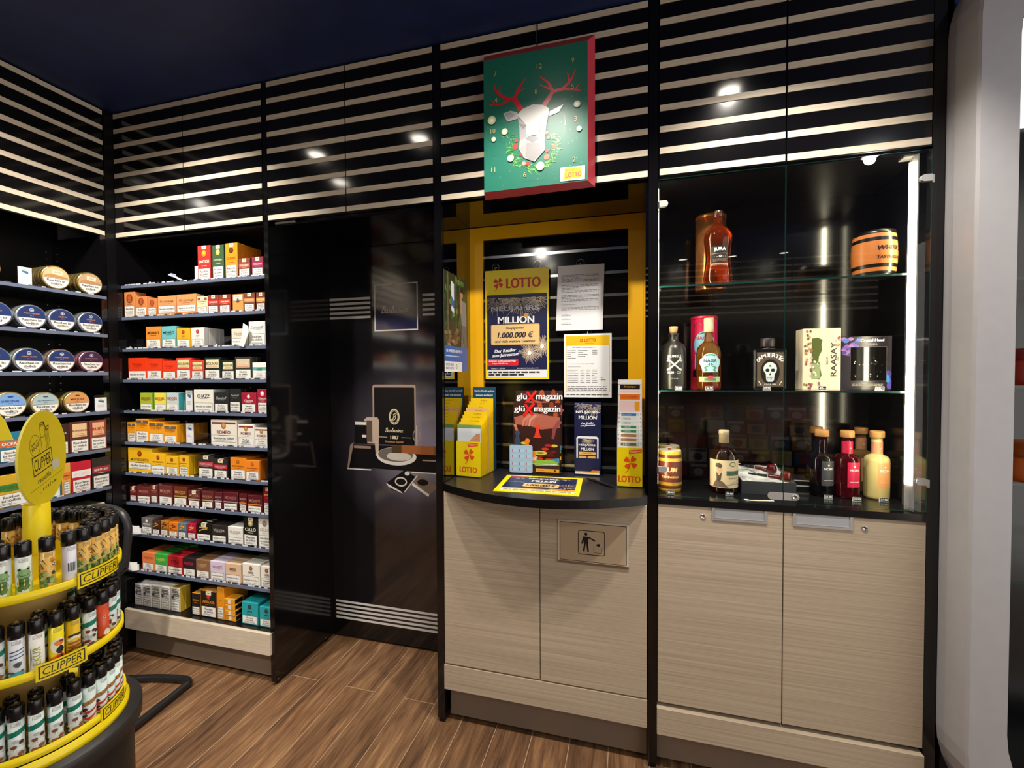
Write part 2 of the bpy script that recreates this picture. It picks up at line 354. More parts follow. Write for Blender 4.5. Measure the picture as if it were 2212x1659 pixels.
# ================================================================ cabinet run along the back wall
def upper_door(parent,x0,x1,z0=2.052):
    m=MB(); m.box(x0+.0012,0,z0,x1-.0012,.018,2.652,GLOSS)
    for z in SLT: m.box(x0+.003,-.0022,z-SLH,x1-.003,.0004,z,OAKX)
    return m.build('upper_door',parent,label='glossy black door with pale oak strips')
def base_door(parent,x0,x1,z0,z1,name='door'):
    m=MB(); m.bbox(x0+.0015,-.004,z0,x1-.0015,.016,z1,OAK,.0012); return m.build(name,parent)
def cup_handle(door,x0,x1,z0,z1):
    m=MB(); d=.007
    m.box(x0,-.0075,z0,x1,.0,z0+d,SATIN); m.box(x0,-.0075,z0+d,x0+d,.0,z1,SATIN); m.box(x1-d,-.0075,z0+d,x1,.0,z1,SATIN); m.box(x0+d,-.005,z0+d,x1-d,-.0042,z1-.001,M('b4b6bc',.35,.3))
    m.box(x0+d,-.0072,z0+d-.001,x1-d,-.004,z0+d+.0012,CHROME)
    m.build('handle',door,label='aluminium cup handle')
def lock(parent,x,z,y=-.004,r=.0085):
    F=FR((x,y,z)); m=MB()
    ax=lambda a,b,c:(x+a,y-c,z+b)
    m.lathe([(r,0),(r,.002),(r*.72,.004),(r*.7,.0025),(.0001,.0028)],CHROME,20,cap=False,ax=ax)
    m.R(FR((x,y-.003,z)),-.0008,-.0035,.0008,.0035,INK,1); m.build('lock',parent,label='round metal lock')
# ---- tall open cabinet of cigarillo packs
t=thing('shelf_cabinet',(0,0,0),'tall black open cabinet holding eleven rows of cigarillo packs','cabinet')
m=MB(); m.box(-1.549,.0,.018,-1.526,.398,2.652,GLOSS); m.box(-1.547,.02,0,-1.53,.04,.018,BLACK); m.box(-1.547,.34,0,-1.53,.36,.018,BLACK)
for y in (.012,.33): m.lathe([(.003,0),(.003,.004)],CHROME,8,c=(-1.5245,y)) if 0 else m.box(-1.526,y,.022,-1.5245,y+.006,.028,CHROME)
m.build('side_panel',t)
m=MB(); m.box(-2.455,.002,.018,-2.428,.345,2.652,GLOSS); m.build('side_panel',t)
m=MB(); m.box(-2.428,.345,.018,-1.549,.36,2.652,BLACK)
for x in (-2.34,-1.99,-1.64):
    for k in range(56): m.box(x,.3435,.45+k*.032,x+.005,.345,.455+k*.032,CHROME)
m.build('back_panel',t)
m=MB(); m.box(-2.427,.003,.225,-1.5495,.344,.238,BLACK); m.build('bottom_board',t)
m=MB(); m.bbox(-2.412,-.012,.1405,-1.543,.0,.236,OAKX,.001); m.box(-2.412,0,.2255,-1.5495,.0028,.2365,OAKX); m.build('fascia',t,label='pale oak fascia board')
m=MB(); m.box(-2.40,.03,.02,-1.5495,.044,.224,PLINTH); m.build('plinth',t,label='brushed metal plinth')
upper_door(t,-2.4275,-1.993); upper_door(t,-1.993,-1.551)
m=MB(); m.box(-2.427,.019,2.04,-1.5495,.344,2.05,BLACK); m.build('top_board',t)
# ---- doorway with the printed sliding door
t=thing('overdoor_cabinet',(0,0,0),'black cupboard with pale strips over the black cigar door','cabinet')
upper_door(t,-1.526,-1.134); upper_door(t,-1.134,-.7425)
m=MB(); m.box(-1.5255,.019,2.035,-.7425,.395,2.05,GLOSS); m.build('soffit',t)
m=MB(); m.box(-1.5258,.44,2.05,-.7425,.455,2.65,BLACK); m.build('back_panel',t)
m=MB(); m.box(-1.500,.012,2.042,-1.40,.03,2.0495,SATIN) ; m.build('catch_plate',t,label='small metal catch plate')
# door leaf with its print
DOORP=M('17161a',.13,0,.55)
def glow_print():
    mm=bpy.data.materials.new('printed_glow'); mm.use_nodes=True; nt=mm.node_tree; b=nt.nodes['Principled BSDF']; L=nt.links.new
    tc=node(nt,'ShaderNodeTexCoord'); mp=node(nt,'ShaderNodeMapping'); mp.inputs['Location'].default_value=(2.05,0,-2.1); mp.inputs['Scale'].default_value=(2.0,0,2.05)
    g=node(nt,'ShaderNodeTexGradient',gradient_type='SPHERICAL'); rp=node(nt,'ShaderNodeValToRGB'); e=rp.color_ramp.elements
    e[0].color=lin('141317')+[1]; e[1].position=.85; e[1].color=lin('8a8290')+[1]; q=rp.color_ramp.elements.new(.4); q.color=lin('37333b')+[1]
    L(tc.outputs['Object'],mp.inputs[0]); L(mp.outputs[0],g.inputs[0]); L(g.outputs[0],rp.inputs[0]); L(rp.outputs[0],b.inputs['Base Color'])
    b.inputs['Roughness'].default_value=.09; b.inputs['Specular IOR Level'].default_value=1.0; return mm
mb=MB(); Y=.40
mb.box(-1.5255,Y,.012,-.7425,Y+.035,2.034,GLOSS)
F=FR((0,Y,0)); pr=M('d9d6d2',.3)
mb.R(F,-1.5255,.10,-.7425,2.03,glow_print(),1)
for k in range(5):
    z=1.781-.0238*k; mb.R(F,-1.524,z-.0125,-1.283,z,pr,3); mb.R(F,-.993,z-.0125,-.76,z,pr,3)
    z=.197-.0216*k; mb.R(F,-1.508,z-.0115,-.7425,z,pr,3)
mb.R(F,-1.261,1.604,-1.018,1.842,pr,3); mb.R(F,-1.2545,1.611,-1.0245,1.835,M('1c2548',.09,0,1.0),4)
script(mb,F,'Barbarino.',-1.222,1.695,.155,M('e8e0d0',.4),5)
tan,dk,lt=M('a08878',.35),M('141214',.25),M('d6cfc8',.3)
mb.P(F,rrect(-1.277,1.03,-1.034,1.334,.012),tan,3); mb.P(F,rrect(-1.268,1.03,-1.042,1.320,.006),dk,4)
mb.RING(F,-1.154,1.172,.030,.040,.006,M('d8c8a0',.4),5); mb.RING(F,-1.154,1.172,.022,.031,.003,M('d8c8a0',.4),5); script(mb,F,'B',-1.168,1.155,.021,M('d8c8a0',.4),6)
script(mb,F,'Barbarino.',-1.207,1.094,.102,M('e0d4b0',.4),5); mb.T(F,'1887',-1.154,1.068,.06,.018,M('e0d4b0',.4),.02,0,5)
mb.R(F,-1.25,1.067,-1.195,1.069,M('e0d4b0',.4),5); mb.R(F,-1.115,1.067,-1.06,1.069,M('e0d4b0',.4),5); mb.T(F,'Dominican Republic',-1.154,1.044,.125,.012,M('c08a5a',.4),.02,0,5)
mb.P(F,[(-1.385,1.03),(-1.385,1.13),(-1.375,1.145),(-1.32,1.145),(-1.31,1.13),(-1.31,1.03)],dk,6); mb.R(F,-1.382,1.126,-1.314,1.142,lt,7); mb.R(F,-1.34,1.062,-1.315,1.075,lt,7)
mb.P(F,[(-1.322,1.035),(-1.326,1.155),(-1.31,1.167),(-1.25,1.167),(-1.24,1.15),(-1.246,.97),(-1.262,.97),(-1.266,1.035)],M('b8a494',.25),5); mb.P(F,[(-1.312,1.04),(-1.314,1.15),(-1.28,1.15),(-1.28,1.04)],M('5a4a42',.25),6)
mb.P(F,[(-1.412,1.02),(-.7425,1.035),(-.7425,.895),(-1.29,.905),(-1.425,.905)],dk,3); mb.P(F,[(-1.39,1.035),(-1.412,1.02),(-1.43,.9),(-1.42,.9)],tan,4)
mb.R(F,-1.43,.893,-1.29,.899,lt,4); mb.R(F,-1.06,.893,-.7425,.899,lt,4); mb.R(F,-1.39,1.005,-1.29,1.018,M('8a7468',.3),5); mb.R(F,-1.0,.955,-.7425,.962,tan,5)
mb.E(F,-1.145,.972,.112,.046,lt,6,28); mb.E(F,-1.15,.980,.098,.036,M('6a625e',.25),7,28); mb.E(F,-1.13,.972,.07,.022,M('c8beb4',.25),8)
mb.P(F,[(-1.15,1.03),(-1.15,.99),(-.7425,.985),(-.7425,1.03)],M('9a5a30',.4),9); mb.P(F,[(-1.17,1.027),(-1.17,.99),(-1.115,.989),(-1.115,1.029)],M('4a3a20',.4),10); mb.P(F,[(-.935,1.029),(-.935,.987),(-.905,.987),(-.905,1.029)],M('6a4a24',.4),10)
mb.RING(F,-1.03,1.08,.022,.032,.004,tan,5); mb.L(F,[(-1.03,1.13),(-1.03,1.03)],.004,lt,6)
mb.P(F,[(-1.20,.835),(-1.10,.905),(-1.04,.875),(-1.11,.79),(-1.17,.80)],dk,6); mb.P(F,[(-1.205,.835),(-1.12,.796),(-1.11,.785),(-1.19,.815)],lt,7); mb.RING(F,-1.12,.845,.034,.024,.007,lt,8); mb.L(F,[(-1.10,.795),(-1.03,.88)],.005,lt,8); mb.E(F,-1.085,.888,.014,.010,lt,8)
mb.P(F,[(-1.055,.845),(-1.02,.885),(-.915,.83),(-.965,.79)],M('7a6658',.3),6); mb.P(F,[(-1.055,.845),(-.965,.79),(-.97,.778),(-1.06,.832)],lt,7); mb.E(F,-1.0,.848,.03,.016,dk,7)
d1=struct('door_1',mb)
# ---- lottery cabinet with the mirrored niche
t=thing('lottery_cabinet',(0,0,0),'lottery writing station with yellow framed slat wall and oak doors','cabinet')
def post(parent,x0,x1,y1,nm='side_panel'):
    m=MB(); m.box(x0,.0,.018,x1,y1,2.652,GLOSS); m.box(x0+.003,.004,0,x1-.003,.03,.018,BLACK); m.build(nm,parent)
post(t,-.7424,-.7125,.43)
upper_door(t,-.7115,-.331); upper_door(t,-.331,.0555)
m=MB(); m.box(-.711,.019,2.046,.056,.335,2.051,M('0c0b0c',.04,0,1.0,0,0,1)); m.build('soffit',t)
m=MB(); m.box(-.7122,.019,.962,-.7105,.335,2.045,MIRR); m.build('mirror_panel',t)
m=MB(); m.box(.0465,.019,.962,.0555,.335,2.045,MIRR); m.build('mirror_panel',t)
m=MB(); Yb=.322
m.box(-.7103,Yb,.962,.0463,Yb+.012,2.044,GLOSS)
for z in (1.911,1.8115,1.717,1.6265,1.5325,1.4395,1.3485,1.254,1.160,1.066,.985): m.box(-.66,Yb-.002,z-.006,.0,Yb+.001,z+.006,CHROME)
sw=m.build('slat_wall',t,label='black slat wall with chrome rails')
m=MB(); a=.058
for q in ((-.7102,1.988,.0462,2.0435),(-.7102,.9625,-.648,1.988),(-.0135,.9625,.0462,1.988)): m.box(q[0],Yb-.014,q[1],q[2],Yb-.0025,q[3],YEL)
m.build('frame',t,label='broad yellow frame')
m=MB(); m.box(-.7115,.002,.143,.0545,.016,.2405,OAK); m.box(-.7115,-.006,.143,.0545,.002,.2405,OAK); m.build('fascia',t,label='pale oak fascia board')
m=MB(); m.box(-.70,.03,.02,.054,.045,.143,PLINTH); m.build('plinth',t,label='brushed metal plinth')
m=MB(); m.box(-.7115,.05,.146,.0545,.33,.155,BLACK); m.box(-.7115,.32,.155,.0545,.33,.92,BLACK); m.build('carcass',t)
d=base_door(t,-.7105,-.3265,.246,.9265); cup_handle(d,-.527,-.363,.897,.926)
d=base_door(t,-.3265,.0545,.246,.9265); cup_handle(d,-.288,-.124,.897,.926)
m=MB(); x0,x1,z0,z1=-.259,-.008,.701,.855
m.box(x0,-.0062,z0,x1,-.0042,z1,SATIN); m.FRAME(FR((0,-.0062,0)),x0,z0,x1,z1,.007,M('c6bba9',.35),1); m.FRAME(FR((0,-.0062,0)),x0+.007,z0+.007,x1-.007,z1-.007,.0022,INK,1); m.R(FR((0,-.0062,0)),x0+.0092,z0+.0092,x1-.0092,z1-.0092,M('bfa98c',.35,.15),1)
m.box(x0,-.009,z0-.002,x1,-.0042,z0+.006,CHROME)
F=FR((-.185,-.0062,.734)); k=INK
o=rrect(0,0,.095,.0885,.008); i2=rrect(.0025,.0025,.0925,.086,.006)
for i in range(len(o)): m.P(F,[o[i],o[(i+1)%len(o)],i2[(i+1)%len(i2)],i2[i]],k,3)
m.E(F,.028,.075,.0055,.0055,k,3); m.P(F,[(.018,.066),(.038,.066),(.036,.040),(.020,.040)],k,3); m.L(F,[(.036,.064),(.06,.053)],.005,k,3); m.L(F,[(.020,.064),(.0135,.04)],.0045,k,3)
m.L(F,[(.025,.042),(.020,.013)],.006,k,3); m.L(F,[(.032,.042),(.036,.013)],.006,k,3)
m.L(F,[(.056,.03),(.056,.010),(.083,.010),(.083,.03)],.0012,k,3); m.P(F,[(.064,.036),(.07,.044),(.078,.042),(.076,.033)],k,3)
m.build('waste_flap',d,label='framed flap with waste bin pictogram')
# ---- curved writing counter
m=MB(); pts=[(-.7105,.318),(-.7105,.0)]
for i in range(1,24):
    u=i/24; x=-.7105+.765*u; pts.append((x,-.134*math.sin(PI*u)**.85))
pts+=[(.0545,.0),(.0545,.018),(.0462,.02),(.0462,.318)]
G=FR((0,0,.9285),(1,0,0),(0,1,0)); m.prism(pts,G,0,.0295,noisy('counter_laminate','1d1d20','242428',60,.3),BLACK)
m.build('countertop',None,label='black curved writing counter bulging out over the oak doors',cat='countertop')
# ---- glass display cabinet
t=thing('display_cabinet',(0,0,0),'black display cabinet with two glass doors above oak cupboard doors','cabinet')
post(t,.0564,.0876,.36); post(t,.8565,.8868,.36)
upper_door(t,.0885,.4725); upper_door(t,.4725,.8555)
BACKP=M('0b0a0b',.11,0,.85)
m=MB(); m.box(.088,.342,.96,.856,.356,2.045,BACKP); m.build('back_panel',t)
m=MB(); m.box(.088,.019,2.044,.856,.356,2.05,BLACK); m.box(.80,.024,2.038,.835,.06,2.0438,SATIN); m.build('soffit',t)
def glass_door(x0,x1,hx,sgn,lockx):
    m=MB(); m.box(x0,-.005,.966,x1,.0,2.041,GLASS); g=m.build('glass_door',t,label='clear glass door')
    m=MB(); e=.0006
    for q in ((x0-e,.966,x0,2.041),(x1,.966,x1+e,2.041),(x0,.966-e,x1,.966),(x0,2.041,x1,2.041+e)): m.box(q[0],-.0048,q[1],q[2],-.0002,q[3],GEDGE)
    m.build('glass_edge',g,label='greenish polished edge')
    for z in (1.958,1.056):
        m=MB(); pts=[(hx,z-.010),(hx+sgn*.018,z-.010)]+[(hx+sgn*(.018+.010*math.cos(q)),z+.010*math.sin(q)) for q in [(-90+i*18)*PI/180 for i in range(1,10)]]+[(hx+sgn*.018,z+.010),(hx,z+.010)]
        if sgn<0: pts=pts[::-1]
        m.prism(pts,FR((0,0,0)),.0051,.0085,SATIN); m.prism([(p[0],p[1]) for p in pts],FR((0,0,0)),-.004,-.0002,SATIN)
        m.box(min(hx,hx-sgn*.006),-.0075,z-.016,max(hx,hx-sgn*.006),-.0002,z+.008,CHROME); m.build('hinge',g,label='rounded metal hinge')
    m=MB(); x1_,x2_=sorted((lockx,lockx+sgn*-.032)); z=.988
    end=lockx-sgn*.032
    pts=[(lockx,z-.0115),(end,z-.0115)]+[(end-sgn*(.0115*math.cos(q)),z+.0115*math.sin(q)) for q in [(-90+i*18)*PI/180 for i in range(1,10)]]+[(end,z+.0115),(lockx,z+.0115)]
    if sgn>0: pts=pts[::-1]
    m.prism(pts,FR((0,0,0)),.0052,.009,SATIN); lp=m.build('lock_plate',g,label='rounded metal lock plate')
    if sgn<0: lock(lp,lockx+.03,z,-.009,.0088)
glass_door(.0895,.4705,.0905,1,.4700); glass_door(.4728,.8535,.8530,-1,.4732)
m=MB(); m.box(.8228,.004,.962,.8262,.034,2.036,M('8a8a8a',.4,.6)); m.box(.8145,.024,.962,.8228,.031,1.04,M('c8c8c8',.4,.6)); m.build('channel_guard',t)  # tall side wall added to keep the strip's light off the pale frame
m=MB(); m.box(.8140,.0225,1.04,.8227,.031,2.02,M('fff0cc',.3,0,.5,55)); m.build('light_strip',t,label='bright vertical strip light')
m=MB(); m.box(.0877,.018,1.0,.0884,.026,2.02,M('fff0cc',.3,0,.5,110)); m.build('light_strip',t,label='strip light set in the left side panel')
m=MB(); m.box(.0885,-.008,.9365,.856,.34,.9585,M('151517',.14,0,.5)); m.build('countertop',None,label='glossy black counter board inside the glass display cabinet',cat='countertop')
d=base_door(t,.0885,.4740,.243,.9355); cup_handle(d,.261,.425,.894,.9355); lock(d,.233,.9035)
d=base_door(t,.4740,.8555,.243,.9355); cup_handle(d,.500,.664,.894,.9355); lock(d,.696,.9035)
m=MB(); m.box(.0885,.004,.136,.853,.017,.2285,OAK); m.bbox(.0870,-.016,.136,.853,.004,.2285,OAK,.001); m.build('fascia',t,label='pale oak fascia board')
m=MB(); m.box(.09,.03,.02,.856,.045,.1355,PLINTH); m.build('plinth',t,label='brushed metal plinth')
m=MB(); m.box(.0885,.05,.146,.855,.34,.155,BLACK); m.box(.0885,.33,.155,.855,.34,.93,BLACK); m.build('carcass',t)
for z,lb in ((1.690,'upper glass shelf in the display cabinet, under the copper tube'),(1.326,'lower glass shelf in the display cabinet, under the skull box')):
    g=thing('glass_shelf',(0,0,z),lb,'shelf','glass shelves in the display cabinet')
    m=MB(); m.box(.0885,.04,-.006,.856,.335,0,GLASS); m.build('pane',g)
    m=MB(); m.box(.0885,.0392,-.006,.856,.04,0,GEDGE); m.build('front_edge',g,label='greenish polished edge')
    for x in (.089,.845):
        m=MB(); m.box(x,.05,-.014,x+.011,.062,-.006,CHROME); m.build('bracket',g)
# ---- left wall of shelves
t=thing('wall_shelving',(0,0,0),'black shelving with pale strips along the left wall','cabinet')
y0=-.04
for k in range(7):
    y1=y0-.5585 if k<6 else YF+.01
    m=MB(); m.box(-2.454,y1+.0012,2.052,-2.436,y0-.0012,2.652,GLOSS)
    for z in SLT: m.box(-2.4364,y1+.002,z-SLH,-2.4338,y0-.002,z,OAKX)
    m.build('upper_door',t,label='glossy black door with pale oak strips'); y0=y1
m=MB(); m.box(-2.4565,-.0395,0,-2.4285,.0015,2.652,BLACK); m.build('corner_post',t)
m=MB(); m.box(-2.775,YF+.01,.02,-2.76,-.04,2.652,BLACK)
for y in (-.09,-.33,-.57,-.81):
    for k in range(56): m.box(-2.76,y,.45+k*.032,-2.7585,y+.005,.455+k*.032,CHROME)
m.build('back_panel',t)
for y in (-.042,-1.15,-2.1,-3.05):
    m=MB(); m.box(-2.76,y-.024,.02,-2.43,y,2.05,GLOSS); m.build('side_panel',t)
m=MB(); m.box(-2.43,YF+.01,.14,-2.416,-.045,.236,OAKX); m.build('fascia',t,label='pale oak fascia board')
m=MB(); m.box(-2.46,YF+.01,.0,-2.445,-.045,.139,PLINTH); m.build('plinth',t,label='brushed metal plinth')
m=MB(); m.box(-2.759,YF+.01,.224,-2.431,-.07,.236,BLACK); m.build('bottom_board',t)
STEEL=M('74809a',.35,.3)
def shelf_board(name,x0,y0,z,x1,y1,lb,front,group):
    """a board with a metal lip and a clear plastic product rail"""
    g=thing('shelf',(0,0,z),lb,'shelf',group)
    m=MB(); m.box(x0,y0,-.014,x1,y1,0,M('23262c',.3,.2)); m.build('board',g)
    m=MB(); 
    if front=='y': m.box(x0,y0-.003,-.013,x1,y0,.001,STEEL)
    else: m.box(x1,y0,-.013,x1+.003,y1,.001,STEEL)
    m.build('lip',g,label='blue grey metal lip')
    m=MB()
    L=(x1-x0) if front=='y' else (y1-y0)
    rn=random.Random(int(z*100)); q=.02
    hz=M('d9d9e2',.25); dkc=M('40404a',.3)
    if front=='y':
        m.box(x0+.012,y0+.002,.0,x1-.012,y0+.006,.009,ACRYL)
        while q<L-.03:
            m.box(x0+q,y0+.001,.0005,x0+q+rn.uniform(.008,.03),y0+.0015,.0072,rn.choice((hz,hz,hz,dkc))); q+=rn.uniform(.018,.036)
    else:
        m.box(x1-.006,y0+.012,.0,x1-.002,y1-.012,.009,ACRYL)
        while q<L-.03:
            m.box(x1-.0015,y0+q,.0005,x1-.001,y0+q+rn.uniform(.01,.028),.0055,rn.choice((hz,hz,dkc))); q+=rn.uniform(.03,.05)
    m.build('product_rail',g,label='clear plastic rail with small white stops')
    return g
ORD=['top','second','third','fourth','fifth','sixth','seventh','eighth','ninth','tenth','lowest']
SZ=[1.826,1.671,1.516,1.365,1.2125,1.058,.905,.758,.603,.421,.238]
for i,z in enumerate(SZ[:10]):
    g=shelf_board('shelf',-2.427,.02,z,-1.5495,.343,'%s shelf from the top in the tall cigarillo cabinet'%('topmost' if i==0 else ORD[i]),'y','shelves of the cigarillo cabinet')
LZ=[1.758,1.579,1.401,1.2175,1.04,.86,.70,.52]
for i,z in enumerate(LZ):
    shelf_board('shelf',-2.758,-1.12,z,-2.395,-.068,'%s shelf from the top on the left wall by the corner'%('topmost' if i==0 else ORD[i]),'x','shelves by the corner on the left wall')
# ---- strips on the wall behind the photographer, seen in the glass
t=thing('strip_cabinet',(0,0,0),'row of black cupboards with pale strips on the wall facing the display','cabinet')
for k in range(6):
    x0=-2.3+k*.8; m=MB(); m.box(x0+.002,YF+.002,2.05,x0+.798,YF+.03,2.652,GLOSS)
    for z in SLT: m.box(x0+.004,YF+.0295,z-SLH,x0+.796,YF+.0325,z,OAKX)
    m.build('upper_door',t,label='glossy black door with pale oak strips')
t=thing('magazine_rack',(0,0,0),'stepped black magazine rack behind the photographer, seen reflected in the glass','rack')
m=MB()
for k in range(5): m.box(.15,YF+.002,.0,2.05,YF+.42-k*.075,.42+k*.15,BLACK)
m.box(.15,YF+.42,.25,2.05,YF+.45,.27,BLACK)
m.build('steps',t)
rn=random.Random(5)
for k in range(5):
    for j in range(9):
        x=.2+j*.205; c=rn.choice(['b8463a','d8c04a','e8e0d0','8a2a50','3a6a9a','e0a050','c85a6a','6a8a4a']); c2=rn.choice(['f0e8d8','e8d040','c83a3a','2a3a6a'])
        m=MB(); m.box(0,0,0,.18,.004,.145,M(c,.35)); F=FR((.18,.004,0),(-1,0,0),(0,0,1)); m.R(F,.006,.108,.17,.138,M(c2,.4),1); m.E(F,.09,.055,.05,.04,M(c2,.4),1)
        if j==1 and k==4: m.T(F,'RÄTSEL',.09,.123,.15,.026,INK,.02)
        m.build('magazine',None,(x,YF+.424-k*.075,.27+k*.15+.0),label='colourful magazine in the rack mirrored in the display glass',cat='magazine',group='magazines in the rack')
